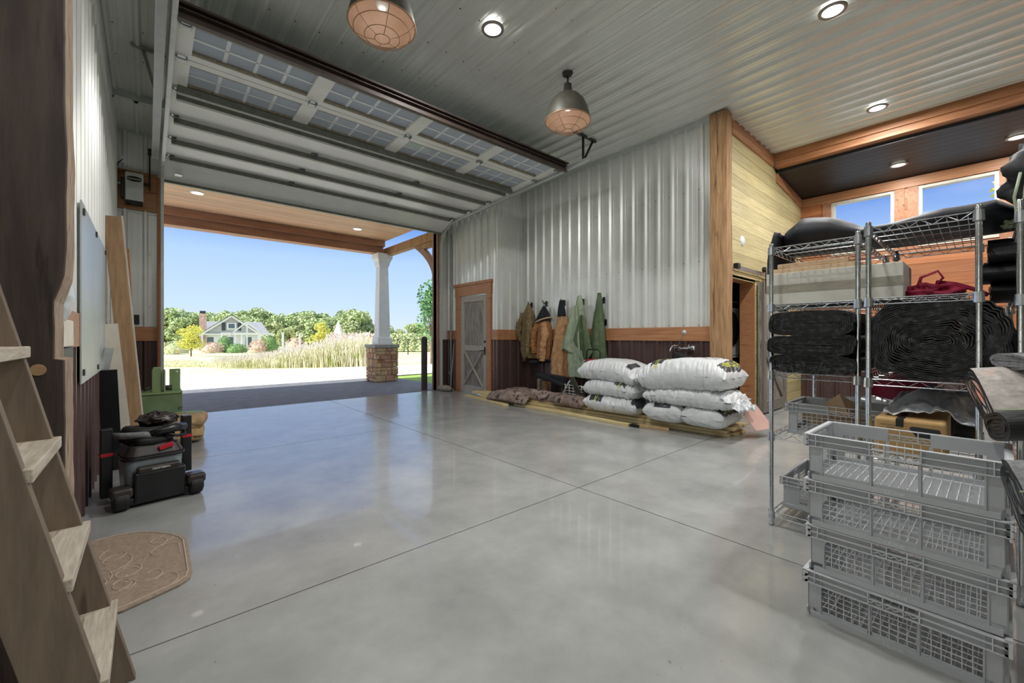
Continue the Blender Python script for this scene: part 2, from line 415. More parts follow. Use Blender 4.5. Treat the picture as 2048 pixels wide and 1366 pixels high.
# closet bump-out
mb = MB()
ribbed(mb, (X1, YC, 1.38), (0,1,0), (0,0,1), .18, 2.93, (-1,0,0), 0, .1, (.4,), 2)
ribbed(mb, (X1, 6.70, 2.40), (0,1,0), (0,0,1), 1.30, 1.91, (-1,0,0), 0, -.08, (.5,), 2)
ribbed(mb, (X1, 8.0, 1.38), (0,1,0), (0,0,1), .35, 2.93, (-1,0,0), 0, .1, (.4,), 2)
ribbed(mb, (X1, YC, 0), (0,1,0), (0,0,1), .18, 1.17, (-1,0,0), 1, .1)
ribbed(mb, (X1, 8.0, 0), (0,1,0), (0,0,1), .35, 1.17, (-1,0,0), 1, .1)
ribbed(mb, (X1, YC, 1.38), (1,0,0), (0,0,1), .69, 2.93, (0,-1,0), 0, .12, (.45, 1.6), 2)
ribbed(mb, (X1, YC, 0), (1,0,0), (0,0,1), .69, 1.17, (0,-1,0), 1, .12)
mb.box(X1 + .01, X1 + .1, YC + .01, 6.8, 0, 4.35, 0); mb.box(X1 + .01, X1 + .1, 7.84, YD, 0, 4.35, 0); mb.box(X1 + .01, X1 + .1, 6.8, 7.84, 2.2, 4.35, 0)
mb.box(X1 + .01, X2, YC + .01, YC + .1, 0, 4.35, 0)
struct(mb, 'wall_closet', ['metal_light', 'metal_brown', 'screw'], keep=True)
# right wall with the coat hooks
mb = MB()
ribbed(mb, (X2, 2.55, 1.38), (0,1,0), (0,0,1), 3.97, 2.93, (-1,0,0), 0, .14, (.02, .95, 2.0), 2)
ribbed(mb, (X2, 2.55, 0), (0,1,0), (0,0,1), 3.97, 1.17, (-1,0,0), 1, .14)
mb.box(X2 + .01, X2 + .15, 2.55, 6.52, 0, 4.4, 0)
struct(mb, 'wall_right', ['metal_light', 'metal_brown', 'screw'], keep=True)

mb = MB(); ribbed(mb, (-.6, -4.4, 0), (1,0,0), (0,0,1), 10.6, 4.4, (0,1,0), 0, .05); mb.box(-.7, 10.1, -4.52, -4.42, 0, 4.5)
struct(mb, 'wall_rear', 'weathered_dark', keep=True)
# ceiling
mb = MB()
ribbed(mb, (XL - .2, -4.4, ZC), (1,0,0), (0,1,0), 8.8, 11.65, (0,0,-1), 0, .02, (1.0, 1.61, 2.22, 2.83, 3.44, 4.05, 4.66, 5.27, 5.88, 6.49, 7.1, 7.71, 8.32, 8.93, 9.54, 10.15, 10.76), 1)
ribbed(mb, (XL, 7.25, ZC - .09), (1,0,0), (0,1,0), 6.4, 1.1, (0,0,-1), 0, .02)
mb.box(XL - .3, 8.26, -4.5, 8.45, ZC + .005, ZC + .12, 0)
struct(mb, 'ceiling', ['metal_ceiling', 'screw'], 'ribbed grey steel ceiling', keep=True)
mb = MB()
for i in range(11):
    x0 = 8.28 + i * .14
    z = lambda x: 4.10 - (x - 8.28) * .09
    mb.add([(x0+.002,-4.4,z(x0)),(x0+.138,-4.4,z(x0+.138)),(x0+.138,YB,z(x0+.138)),(x0+.002,YB,z(x0)),(x0+.002,-4.4,z(x0)+.03),(x0+.138,-4.4,z(x0+.138)+.03),(x0+.138,YB,z(x0+.138)+.03),(x0+.002,YB,z(x0)+.03)],
           [(0,3,2,1),(4,5,6,7),(0,1,5,4),(1,2,6,5),(2,3,7,6),(3,0,4,7)])
mb.box(8.26, 9.95, -4.5, YB + .1, 4.13, 4.25)
struct(mb, 'ceiling_lean_to', 'dark_boards', 'dark stained plank ceiling over the window side', keep=True)

# trims
def trim(name, boxes, m, parent=None, **kw):
    mb = MB()
    for b in boxes: mb.box(*b)
    return struct(mb, name, m, parent=parent, keep=True, **kw)
trim('trim_1', [(X2 - .035, X2, 2.55, YC, 1.17, 1.38), (X1, X2 - .035, YC - .03, YC, 1.17, 1.38)], 'cedar_y', bevel=.003)
trim('trim_2', [(X1 - .032, X1, YC - .03, 6.70, 1.17, 1.38), (X1 - .032, X1, 8.0, YD, 1.17, 1.38)], 'cedar_y', bevel=.003)
trim('trim_3', [(XL, .12, YD - .035, YD, 1.17, 1.38), (XL, XL + .035, 2.5, YD - .035, 1.17, 1.38)], 'cedar_x', bevel=.003)
mb = MB()      # white steel angle at the top of the right wall, follows the ceiling
mb.box(X2 - .02, X2, 2.55, YC, 4.29, 4.31); mb.bar((X2 - .02, 2.55, 4.345), (X2 - .02, 6.5, 4.345), .03, .07); mb.box(X1, X2, YC - .025, YC, 4.29, 4.38); mb.box(X1 - .03, X1, YC - .03, YD, 4.27, 4.29)
struct(mb, 'trim_4', 'galv_white', keep=True)
mb = MB()
mb.box(XL, 5.1, 7.22, 7.25, ZC - .10, ZC); mb.box(XL, 5.1, YD - .03, YD, 4.255, 4.29); mb.box(XL, XL + .03, 2.46, 8.3, 4.345, 4.38)
mb.box(XL, .12, YD - .02, YD, 3.70, 3.73); mb.box(XL, .12, YD - .02, YD, 3.08, 3.11); mb.box(XL, .12, YD-.015, YD, 1.385, 1.40)
struct(mb, 'trim_5', 'galv_white', keep=True)
# wood beam under the ceiling step and cedar boards of the alcove
mb = MB(); mb.box(8.12, 8.28, -4, YB - .03, 4.15, 4.379); mb.box(8.09, 8.12, -4, YB - .03, 4.25, 4.379)
struct(mb, 'trim_6', 'cedar_y', keep=True, bevel=.004)
mb = MB(); mb.box(6.3, 8.09, YB - .03, YB, 4.16, 4.379)
mb.add([(8.28,YB-.03,3.94),(9.8,YB-.03,3.79),(9.8,YB-.03,3.96),(8.28,YB-.03,4.095),(8.28,YB,3.94),(9.8,YB,3.79),(9.8,YB,3.96),(8.28,YB,4.095)],
       [(0,1,2,3),(7,6,5,4),(0,4,5,1),(1,5,6,2),(2,6,7,3),(3,7,4,0)])
struct(mb, 'trim_7', 'cedar_x', keep=True, bevel=.003)
mb = MB(); mb.box(X3 - .03, X3, -4, YB - .03, 3.79, 3.955)
struct(mb, 'trim_8', 'cedar_y', keep=True, bevel=.003)

# plank wall with the sliding door, laundry closet behind it
mb = MB(); z = 0
for i in range(23):
    z0, z1 = i * .19, i * .19 + .186
    if z1 < 2.13: mb.box(7.28, X3, YB, YB + .02, z0, z1)
    else:
        rnd = random.Random(i); x = 6.2
        while x < X3:
            w = rnd.uniform(1.2, 3.0); mb.box(x, min(X3, x + w) - .002, YB, YB + .02, z0, min(z1, 4.37)); x += w
mb.box(7.28, X3 + .1, YB + .02, YB + .22, 0, 4.4); mb.box(6.2, 7.28, YB + .02, YB + .22, 2.13, 4.4)
struct(mb, 'wall_alcove', 'pine_boards', keep=True)
mb = MB(); mb.box(7.255, 7.28, YB - .0, YB + .22, 0, 2.1); mb.box(6.3, 7.28, YB, YB + .22, 2.1, 2.13)
struct(mb, 'trim_9', 'cedar', keep=True)
trim('trim_13', [(6.3, 7.5, YB - .02, YB, 2.135, 2.2)], 'lumber')
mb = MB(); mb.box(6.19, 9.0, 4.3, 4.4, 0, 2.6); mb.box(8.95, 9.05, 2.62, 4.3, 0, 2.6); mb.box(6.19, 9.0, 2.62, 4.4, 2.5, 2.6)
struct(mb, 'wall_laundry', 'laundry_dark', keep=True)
# window wall
mb = MB(); rnd = random.Random(3)
wins = [(1.04, 1.89), (-.15, .70), (-1.34, -.49)]
for i in range(21):
    z0, z1 = i * .19, i * .19 + .186
    spans = [(-4.4, YB)]
    if z0 < 1.17: continue
    if z1 > 2.8 and z0 < 3.76:
        spans = [(-4.4, -1.34 - .02), (-.47, -.17), (.72, 1.02), (1.91, YB)]
    for a, b in spans: mb.box(X3, X3 + .02, a, b, z0, min(z1, 3.97))
for a, b in [(-4.5, -1.36), (-.47, -.17), (.72, 1.02), (1.91, YB)]: mb.box(X3 + .02, X3 + .16, a, b, 2.76, 3.78)
mb.box(X3 + .02, X3 + .16, -4.5, YB, 0, 2.76); mb.box(X3 + .02, X3 + .16, -4.5, YB, 3.78, 4.2)
struct(mb, 'wall_window_side', 'cedar_boards', keep=True)
mb = MB(); ribbed(mb, (X3, -4.4, 0), (0,1,0), (0,0,1), 6.8, 1.14, (-1,0,0), 0, .05); mb.box(X3 - .03, X3, -4, YB, 1.14, 1.19)
struct(mb, 'trim_10', 'metal_brown', keep=True)
for i, (a, b) in enumerate(wins):
    w = MB()
    for (y0, y1, z0, z1) in [(a - .02, b + .02, 3.735, 3.78), (a - .02, b + .02, 2.76, 2.81), (a - .02, a + .03, 2.81, 3.735), (b - .03, b + .02, 2.81, 3.735)]:
        w.box(X3 - .012, X3 + .12, y0, y1, z0, z1)
    wo = tag(w.build('window_%d' % (i + 1), 'window_frame', keep=True, bevel=.004), 'clerestory window with a pale frame and blue sky behind', kind='structure')
    gl = MB(); gl.box(X3 + .07, X3 + .075, a + .03, b - .03, 2.81, 3.735); gl.build('pane', 'pane', wo)
    cs = MB(); cs.box(X3 - .02, X3, a - .15, a - .02, 2.74, 3.79); cs.box(X3 - .02, X3, b + .02, b + .15, 2.74, 3.79); cs.box(X3 - .03, X3, a - .15, b + .15, 2.66, 2.74); cs.build('casing', 'porch_dark', wo)

# person door with the X brace in the closet wall
d = thing('door_1', 'weathered grey plank door with X brace and cedar casing', 'door', (X1, 7.30, 0)); del d['category']; d['kind'] = 'structure'
mb = MB()
for i in range(6):
    y0 = 6.95 + i * .118; mb.box(X1 - .012, X1 + .02, y0, y0 + .114, .1, 2.1)
mb.build('plank_panel', 'weathered', d)
mb = MB(); xf0, xf1 = X1 - .035, X1 - .006
mb.box(xf0, xf1, 6.84, 6.95, .01, 2.13); mb.box(xf0, xf1, 7.66, 7.79, .01, 2.13); mb.box(xf0, xf1, 6.95, 7.66, 2.0, 2.13)
mb.box(xf0, xf1, 6.95, 7.66, .01, .17); mb.box(xf0, xf1, 6.95, 7.66, .93, 1.05)
mb.build('door_frame', 'weathered_frame', d, bevel=.003)
mb = MB(); mb.bar((X1 - .022, 6.96, .17), (X1 - .022, 7.65, .93), .022, .07, up=(1,0,0)); mb.build('brace', 'weathered_frame', d)
mb = MB(); mb.bar((X1 - .026, 6.96, .93), (X1 - .026, 7.65, .17), .022, .07, up=(1,0,0)); mb.build('brace', 'weathered_frame', d)
mb = MB(); mb.box(X1 - .05, X1, 7.79, 7.97, 0, 2.14); mb.box(X1 - .05, X1, 6.70, 6.84, 0, 2.14); mb.box(X1 - .055, X1, 6.68, 7.99, 2.14, 2.36); mb.box(X1 - .08, X1, 6.65, 8.02, 2.36, 2.42)
mb.build('casing', 'cedar', d, bevel=.003)
mb = MB(); mb.lathe([(.0, -.006), (.028, -.006), (.028, .012), (0, .012)], (X1 - .047, 6.89, 1.13), 14, 'x'); mb.build('deadbolt', 'black', d)
mb = MB(); mb.bar((X1 - .04, 6.885, .86), (X1 - .04, 6.885, 1.02), .012, .04, up=(1,0,0)); mb.tube([(X1-.04,6.885,.94),(X1-.10,6.885,.95),(X1-.10,6.99,.94)], .01, 8); mb.build('door_handle', 'black', d)

# overhead garage door standing open on its tracks
def zt(y): return 3.93 - .045 * (y - 4.2)
d = thing('door_2', 'white sectional overhead door rolled up under the ceiling with two rows of windows', 'door', (2.61, 6.0, 3.6)); del d['category']; d['kind'] = 'structure'
DX0, DX1 = .19, 5.03
cols = []; x = DX0 + .13
for i in range(4): cols.append((x, x + 1.0175)); x += 1.0175 + .17
def pbox(mb, x0, x1, y0, y1, h0, h1, k=None):
    a, b = zt(y0), zt(y1)
    mb.add([(x0,y0,a+h0),(x1,y0,a+h0),(x1,y1,b+h0),(x0,y1,b+h0),(x0,y0,a+h1),(x1,y0,a+h1),(x1,y1,b+h1),(x0,y1,b+h1)],
           [(0,3,2,1),(4,5,6,7),(0,1,5,4),(1,2,6,5),(2,3,7,6),(3,0,4,7)], k)
for r, (y0, y1) in enumerate([(4.46, 5.075), (5.085, 5.70)]):
    mb = MB(); pbox(mb, DX0, DX1, y0, y0 + .085, .02, .065); pbox(mb, DX0, DX1, y1 - .085, y1, .02, .065)
    pbox(mb, DX0, cols[0][0], y0 + .085, y1 - .085, .02, .065)
    for i in range(4):
        xe = cols[i+1][0] if i < 3 else DX1
        pbox(mb, cols[i][1], xe, y0 + .085, y1 - .085, .02, .065)
    wp = mb.build('window_section', 'door_white', d, bevel=.003)
    for (a, b) in cols:
        mb = MB(); pbox(mb, a, b, y0 + .085, y0 + .1, .022, .06, 0); pbox(mb, a, b, y1 - .12, y1 - .085, .03, .058, 0)
        mb.build('dirty_ledge', 'dirt_rail', wp)
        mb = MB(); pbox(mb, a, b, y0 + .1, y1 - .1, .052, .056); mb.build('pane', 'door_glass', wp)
        mb = MB()
        for t in (.25, .5, .75): q = a + (b - a) * t; pbox(mb, q - .016, q + .016, y0 + .1, y1 - .1, .046, .0515)
        ym = (y0 + y1) / 2; pbox(mb, a, b, ym - .014, ym + .014, .046, .0515)
        mb.build('muntin', 'muntin', wp)
for (y0, y1) in [(5.71, 6.335), (6.345, 6.97), (6.98, 7.60)]:
    mb = MB(); pbox(mb, DX0, DX1, y0, y1, .02, .065); mb.build('solid_section', 'door_white', d, bevel=.004)
# bottom section hangs round the bend
def bend(t, h):
    y0, z0, y1, z1 = 7.61, zt(7.61) + .02, 8.15, 3.60
    dy, dz = y1 - y0, z1 - z0; l = math.hypot(dy, dz); return (y0 + dy * t - dz / l * h * -1 * -1, z0 + dz * t + dy / l * h)
mb = MB(); q = [bend(0, 0), bend(1, 0), bend(1, .045), bend(0, .045)]
mb.add([(DX0,)+q[0], (DX1,)+q[0], (DX1,)+q[1], (DX0,)+q[1], (DX0,)+q[3], (DX1,)+q[3], (DX1,)+q[2], (DX0,)+q[2]], [(0,3,2,1),(4,5,6,7),(0,1,5,4),(1,2,6,5),(2,3,7,6),(3,0,4,7)])
bs = mb.build('bottom_section', 'door_white', d)
mb = MB(); mb.box(DX0, DX1, 8.14, 8.19, 3.565, 3.61); mb.build('weather_seal', 'strut_grey', bs)
for y, hh in [(5.62, .075), (5.80, .06), (6.40, .06), (7.03, .06), (7.64, .055)]:
    mb = MB(); z0 = zt(y) + .02
    mb.box(DX0 + .05, DX1 - .1, y - .028, y - .024, z0 - hh, z0); mb.box(DX0 + .05, DX1 - .1, y + .024, y + .028, z0 - hh, z0)
    mb.box(DX0 + .05, DX1 - .1, y - .028, y + .028, z0 - hh - .003, z0 - hh); mb.build('strut', 'strut_grey', d)
mb = MB(); z0 = zt(4.46)
mb.box(DX0, DX1 + .04, 4.40, 4.455, z0 - .035, z0 - .0); mb.box(DX0, DX1 + .04, 4.43, 4.455, z0, z0 + .09); mb.box(DX0, DX1 + .04, 4.375, 4.43, z0 + .08, z0 + .1); mb.box(DX0, DX1+.04, 4.385, 4.43, z0 + .04, z0 + .05)
mb.build('top_strut', 'lip_brown', d)
for y, xsx in [(5.08, [DX0 + .06] + [(cols[i][1] + cols[i+1][0]) / 2 for i in range(3)] + [DX1 - .06]), (6.34, [DX0 + .06, 1.8, 3.42, DX1 - .06]), (6.975, [DX0 + .06, 1.8, 3.42, DX1 - .06]), (7.60, [DX0 + .06, 1.8, 3.42, DX1 - .06]), (5.705, [DX0 + .06, DX1 - .06]), (4.56, [DX0 + .06, DX1 - .06])]:
    for xx in xsx:
        mb = MB(); z0 = zt(y) + .018
        mb.add([(xx-.04,y-.05,z0),(xx+.04,y-.05,z0),(xx+.04,y+.02,z0),(xx,y+.06,z0),(xx-.04,y+.02,z0)], [(0,1,2,3,4)])
        mb.box(xx-.04, xx-.034, y-.05, y+.02, z0-.03, z0); mb.box(xx+.034, xx+.04, y-.05, y+.02, z0-.03, z0); mb.tube([(xx-.045,y-.03,z0-.022),(xx+.045,y-.03,z0-.022)], .006, 6)
        mb.build('hinge', 'galv', d)
mb = MB(); mb.box(DX0 + .12, DX0 + .2, 7.84, 7.95, 3.63, 3.645); mb.build('corner_bracket', 'galv_white', d)
# tracks
def track(name, x, sgn):
    mb = MB(); pts = [(x, 3.95, zt(3.95) - .0)] + [(x, y, zt(y)) for y in (5, 6, 7, 7.5)]
    yc, rr = 7.62, .56
    for i in range(1, 9):
        t = R(90) * i / 8; pts.append((x, yc + rr * math.sin(t), zt(7.6) - rr + rr * math.cos(t)))
    pts.append((x, yc + rr, 0))
    for a, b in zip(pts[:-1], pts[1:]):
        mb.bar(a, b, .004, .06, up=(0, -.5, 1) if abs(b[2]-a[2]) < .3 else (0, 1, 0))
        a2, b2 = Vector(a), Vector(b); dd = (b2 - a2).normalized(); nn = Vector((0, -dd.z, dd.y)) * .028
        o = Vector((-sgn * .018, 0, 0))
        mb.bar(a2 + nn + o, b2 + nn + o, .036, .004, up=nn); mb.bar(a2 - nn + o, b2 - nn + o, .036, .004, up=nn)
    return mb
mb = track('t', .155, -1); mb.bar((.09, 3.6, zt(3.6) + .04), (.09, 7.9, zt(7.9) + .04), .075, .005)
mb.bar((.052, 3.6, zt(3.6)), (.052, 7.9, zt(7.9)), .005, .075)
lt = mb.build('door_track', 'galv_white'); tag(lt, 'left steel door track curving down by the opener', 'door track', 'overhead door tracks')
mb = track('t', 5.065, 1); mb.bar((5.11, 3.95, zt(3.95)), (5.11, 7.6, zt(7.6)), .005, .05)
rt_ = mb.build('door_track', 'galv_white'); tag(rt_, 'right steel door track ending below the hanging angle bracket', 'door track', 'overhead door tracks')
def perf(mb, a, b, up):
    mb.bar(a, b, .004, .035, up=up); mb.bar(Vector(a) + Vector((0, .016, 0)), Vector(b) + Vector((0, .016, 0)), .032, .004, up=up)
mb = MB(); perf(mb, (5.09, 4.1, 3.93), (5.09, 4.1, 4.36), (0,1,0)); perf(mb, (5.09, 4.1, 3.95), (5.34, 4.1, 4.36), (0,1,0)); mb.bar((4.84, 4.1, 4.355), (5.40, 4.1, 4.355), .04, .03)
tag(mb.build('track_bracket', 'shade_dark'), 'dark perforated angle bracket hanging the right track from the ceiling', 'bracket')
mb = MB(); mb.bar((-.13, 6.0, 4.35), (.16, 6.0, 4.35), .04, .03); perf(mb, (-.03, 6.0, 4.34), (.08, 6.0, 3.9), (0,1,0)); perf(mb, (.09,6.0,3.9),(.09,6.0,4.34),(0,1,0))
tag(mb.build('track_bracket', 'galv'), 'galvanised perforated angle bracket beside the left track', 'bracket')

# jambs of the big opening
mb = MB(); mb.box(.115, .175, YD - .03, YD + .14, 0, 3.66); struct(mb, 'trim_11', 'cedar', keep=True)
mb = MB(); mb.box(5.03, 5.09, YD - .03, YD + .2, 0, 3.66); struct(mb, 'trim_12', 'porch_post', keep=True)
# sliding barn door
d = thing('door_3', 'weathered grey sliding barn door hung in front of the laundry opening', 'door', (7.85, YB - .08, .02)); del d['category']; d['kind'] = 'structure'
by0, by1 = YB - .12, YB - .025; bx0, bx1 = 7.32, 8.46
mb = MB()
for i in range(8): q = bx0 + .01 + i * .1405; mb.box(q, q + .137, by0 + .03, by1, .03, 2.1)
mb.build('plank_panel', 'weathered', d)
mb = MB()
for (a, b, c, e) in [(bx0, bx0 + .11, .02, 2.12), (bx1 - .11, bx1, .02, 2.12), (bx0 + .11, bx1 - .11, 1.96, 2.12), (bx0 + .11, bx1 - .11, .02, .2), (bx0 + .11, bx1 - .11, .98, 1.12)]: mb.box(a, b, by0, by0 + .03, c, e)
mb.build('door_frame', 'weathered_dark', d, bevel=.003)
mb = MB(); mb.bar((bx0 + .12, by0 + .015, .98), (bx1 - .12, by0 + .015, .2), .1, .024, up=(0,1,0)); mb.build('brace', 'weathered_dark', d)
mb = MB(); mb.tube([(bx0+.055,by0,1.16),(bx0+.055,by0-.05,1.14),(bx0+.055,by0-.05,.92),(bx0+.055,by0,.90)], .011, 8); mb.build('door_handle', 'galv', d)
for xx in (bx0 + .06, bx1 - .1):
    mb = MB(); mb.box(xx-.018, xx+.018, by0-.008, by0, 1.93, 2.29); mb.lathe([(0,-.02),(.045,-.02),(.045,.02),(0,.02)], (xx, by0+.02, 2.30), 16, 'y'); mb.build('roller_hanger', 'black', d)
mb = MB(); mb.box(6.36, 9.4, YB - .06, YB - .05, 2.21, 2.27)
for xx in (6.6, 7.2, 7.8, 8.4, 9.0): mb.tube([(xx, YB - .05, 2.24), (xx, YB, 2.24)], .012, 8)
rail = tag(mb.build('barn_door_rail', 'galv'), 'flat steel sliding door rail above the laundry opening', 'rail')
mb = MB(); mb.box(6.33, 6.43, YB - .09, YB - .03, 2.22, 2.29); mb.build('end_stop', 'black', rail)
# ------------------------------------------------------------------ timber posts
def rough_post(x0, x1, y0, y1, z0, z1, amp, seed, n=60):
    mb = MB(); rnd = random.Random(seed); ring = []
    nx = 5
    def P(a, b, z, nrm):
        h = nz3(a * 1.7 + seed, b * 1.7, z * .9) * amp + nz3(a * 9, b * 9, z * 5 + seed) * amp * .35
        return (a + nrm[0] * h, b + nrm[1] * h, z)
    per = []
    for i in range(nx): t = i / nx; per.append((x0 + (x1-x0)*t, y0, (0, -1) if i else (-.7, -.7)))
    for i in range(nx): t = i / nx; per.append((x1, y0 + (y1-y0)*t, (1, 0) if i else (.7, -.7)))
    for i in range(nx): t = i / nx; per.append((x1 - (x1-x0)*t, y1, (0, 1) if i else (.7, .7)))
    for i in range(nx): t = i / nx; per.append((x0, y1 - (y1-y0)*t, (-1, 0) if i else (-.7, .7)))
    m = len(per)
    vs = [P(a, b, z0 + (z1-z0) * k / n, nr) for k in range(n + 1) for a, b, nr in per]
    fs = [(k*m+j, k*m+(j+1) % m, (k+1)*m+(j+1) % m, (k+1)*m+j) for k in range(n) for j in range(m)]
    mb.add(vs, fs); mb.add([vs[j] for j in range(m)], [tuple(range(m))[::-1]]); mb.add([vs[n*m+j] for j in range(m)], [tuple(range(m))])
    return mb
mb = rough_post(5.945, 6.125, 2.31, 2.54, 0, ZC - .03, .012, 5)
tag(mb.build('timber_post', 'timber_rough', auto=35), 'rough sawn orange brown timber post at the end of the steel wall', 'post')
# left post: plan follows a live edge that steps back beside the switch notch
px_edge = [(0, -.226), (1.14, -.226), (1.145, -.226), (1.15, -.252), (1.30, -.252), (1.36, -.252), (1.44, -.228), (1.50, -.224), (1.9, -.222), (2.4, -.228), (3.0, -.222), (4.38, -.226)]
mb = MB(); vs = []; N = 90
def edge(z):
    for (a, xa), (b, xb) in zip(px_edge[:-1], px_edge[1:]):
        if a <= z <= b: return xa + (xb - xa) * ((z - a) / (b - a))
    return -.226
zs = sorted(set([4.375 * i / N for i in range(N + 1)] + [1.1449, 1.1501]))
for z in zs:
    e = edge(z) + nz3(0, 3, z * 4) * .006 + nz3(2, 1, z * 17) * .002
    w = nz3(4, 4, z * 3) * .004
    vs += [(-.56, 2.23, z), (-.40, 2.23 + w, z), (e - .004, 2.23 + w, z), (e, 2.236, z), (e + .003 + w, 2.31, z), (e + .001, 2.40, z), (e - .002, 2.475, z), (-.56, 2.475, z)]
m = 8
fs = [(k*m+j, k*m+(j+1) % m, (k+1)*m+(j+1) % m, (k+1)*m+j) for k in range(len(zs) - 1) for j in range(m)]
for k in range(len(zs) - 1):
    pass
mb.add(vs, fs); mb.add(vs[:8], [tuple(range(8))[::-1]]); mb.add(vs[-8:], [tuple(range(8))])
mb.m = [1 if (i % m) in (3, 4, 5) and i < len(fs) else 0 for i in range(len(mb.f))]  # right side faces take a paler material, light painted into the colour
post = tag(mb.build('timber_post', ['timber_dark', 'timber_edge']), 'huge dark timber post in the left foreground with a notched live edge painted pale as lit', 'post')
mb = MB(); mb.lathe([(0, -.004), (.020, -.004), (.022, .002)], (-.292, 2.229, 1.112), 18, 'y'); mb.build('wood_plug', 'plank_tan', post)
mb = MB(); c = Vector((-.285, 2.66, 1.30))
mb.grid(lambda u, v: c + Vector((math.cos(2*math.pi*u) * (.008 + .036 * math.sin(math.pi * min(1, v * .8 + .15)) ** .7), math.sin(2*math.pi*u) * (.008 + .04 * math.sin(math.pi * min(1, v*.8+.15)) ** .7), .19 * (1 - v) - .0)) + Vector((nz3(u * 8, v * 5, 1) * .008, nz3(u * 7, v * 6, 4) * .008, 0)), 20, 14, cu=True)
mb.tube([c + Vector((0,0,.18)), c + Vector((-.05, 0, .24))], .008, 6)
tag(mb.build('plastic_bag', 'clear_plastic', smooth=True), 'crumpled white plastic bag hanging behind the notched timber post', 'bag')
mb = MB(); mb.box(XL + .036, XL + .08, 2.55, 3.0, 1.185, 1.31)
tag(mb.build('wood_block', 'plank_white', bevel=.004), 'pale wood block on the wall behind the notched timber post', 'block')
mb = MB(); mb.box(XL + .036, XL + .075, 2.50, 3.05, 1.05, 1.18)
tag(mb.build('power_box', 'black', bevel=.006), 'black box below the pale block behind the post notch', 'box')

# ------------------------------------------------------------------ ladder leaning on the left wall
lad = thing('step_ladder', 'tall wooden ladder with deep sawn treads leaning against the dark post', 'ladder', (-.1, 1.82, 0))
def lx(z): return -.03 - .227 * z
for y in (1.6, 2.03):
    mb = MB()
    for z0, z1 in [(0, 1.62)]:
        mb.add([(lx(z0)-.125, y-.019, z0), (lx(z0), y-.019, z0), (lx(z1), y-.019, z1), (lx(z1)-.125, y-.019, z1),
                (lx(z0)-.125, y+.019, z0), (lx(z0), y+.019, z0), (lx(z1), y+.019, z1), (lx(z1)-.125, y+.019, z1)],
               [(0,1,2,3),(7,6,5,4),(0,4,5,1),(1,5,6,2),(2,6,7,3),(3,7,4,0)])
    mb.build('side_rail', 'ladder_wood', lad, bevel=.002)
for z in (.292, .594, .897, 1.20):
    mb = MB(); mb.box(lx(z) - .115, lx(z) + .018, 1.585, 2.052, z - .036, z); mb.build('tread', 'tread_wood', lad, bevel=.003)

# ------------------------------------------------------------------ things along the left wall
wb = MB(); wb.box(XL + .036, XL + .044, 3.775, 5.8, .93, 2.1)
w = tag(wb.build('marker_board', 'whiteboard'), 'large grey white panel clipped flat to the left ribbed wall', 'panel')
for y, z in [(3.85, 2.04), (4.75, 2.06), (5.72, 2.06), (3.85, 1.0), (4.9, .98), (5.7, .98)]:
    mb = MB(); mb.box(XL + .036, XL + .054, y - .02, y + .02, z - .02, z + .02); mb.build('clip', 'clip_dark', w)
def plank(name, label, b0, t0, w, th, m, wdir=(1, 0, 0), cat='plank', grp=None):
    mb = MB(); mb.bar(b0, t0, w, th, up=(0, -1, .1)); return tag(mb.build(name, m, bevel=.003), label, cat, grp)
plank('wood_plank', 'widest tan board leaning in the corner, foremost of the boards behind the vacuum', (-.09, 6.0, .03), (-.275, 6.05, 2.50), .14, .035, 'plank_tan')
plank('wood_plank', 'narrow reddish board leaning right behind the widest board', (-.115, 6.6, .03), (-.215, 6.75, 2.28), .11, .03, 'cedar')
plank('wood_plank', 'thin pale strip painting the lit edge of the widest board', (-.012, 6.15, .03), (-.205, 6.2, 2.55), .016, .03, 'plank_white')  # added strip: the widest board's lit edge put in as pale colour
mb = MB(); mb.bar((-.17, 5.85, .01), (-.285, 5.75, 1.36), .13, .018, up=(0, -1, .1)); tag(mb.build('pale_board', 'plank_white'), 'pale cream panel leaning low behind the left boards', 'panel')
mb = MB(); mb.bar((-.235, 5.3, .0), (-.27, 5.25, .93), .13, .012, up=(0, -1, 0)); tag(mb.build('rubber_sheet', 'black'), 'black sheet leaning between the wainscot and the boards', 'sheet')
mb = MB(); mb.bar((-.29, 5.32, .93), (-.255, 5.28, 1.13), .06, .02, up=(0, -1, 0)); mb.bar((-.31,5.3,.93),(-.29,5.3,1.18),.02,.01)
tag(mb.build('metal_offcut', 'galv_white'), 'short bright metal offcut sticking up over the black sheet', 'offcut')

# opener on the door wall
mb = MB(); mb.box(XL + .02, .11, YD - .05, YD - .02, 3.12, 3.40); mb.box(XL + .02, .11, YD - .05, YD - .02, 3.405, 3.69)
tag(mb.build('backing_board', 'cedar_x', bevel=.003), 'two orange boards fixed to the wall behind the door opener', 'board')
op = thing('door_opener', 'pale jackshaft door opener box with a black name badge on orange boards', 'opener', (-.12, YD - .12, 3.18))
mb = MB(); mb.box(-.24, -.04, YD - .17, YD - .06, 3.22, 3.63); mb.build('cover', 'galv_white', op, bevel=.012)
mb = MB(); pts = [(-.098,.02),(-.06,.034),(0,.04),(.06,.034),(.098,.02),(.098,-.02),(.06,-.034),(0,-.04),(-.06,-.034),(-.098,-.02)]
mb.prism([(a * .82, b) for a, b in pts], lambda a, b, dd: (-.14 + a, YD - .171 - dd, 3.535 + b), 0, .003); bg = mb.build('badge', 'black', op)
mb = MB(); add_text(mb, 'Chamberlain', .03, lambda x, y: (-.14 + x, YD - .1755, 3.535 + y)); mb.build('badge_lettering', 'white_paint', bg)
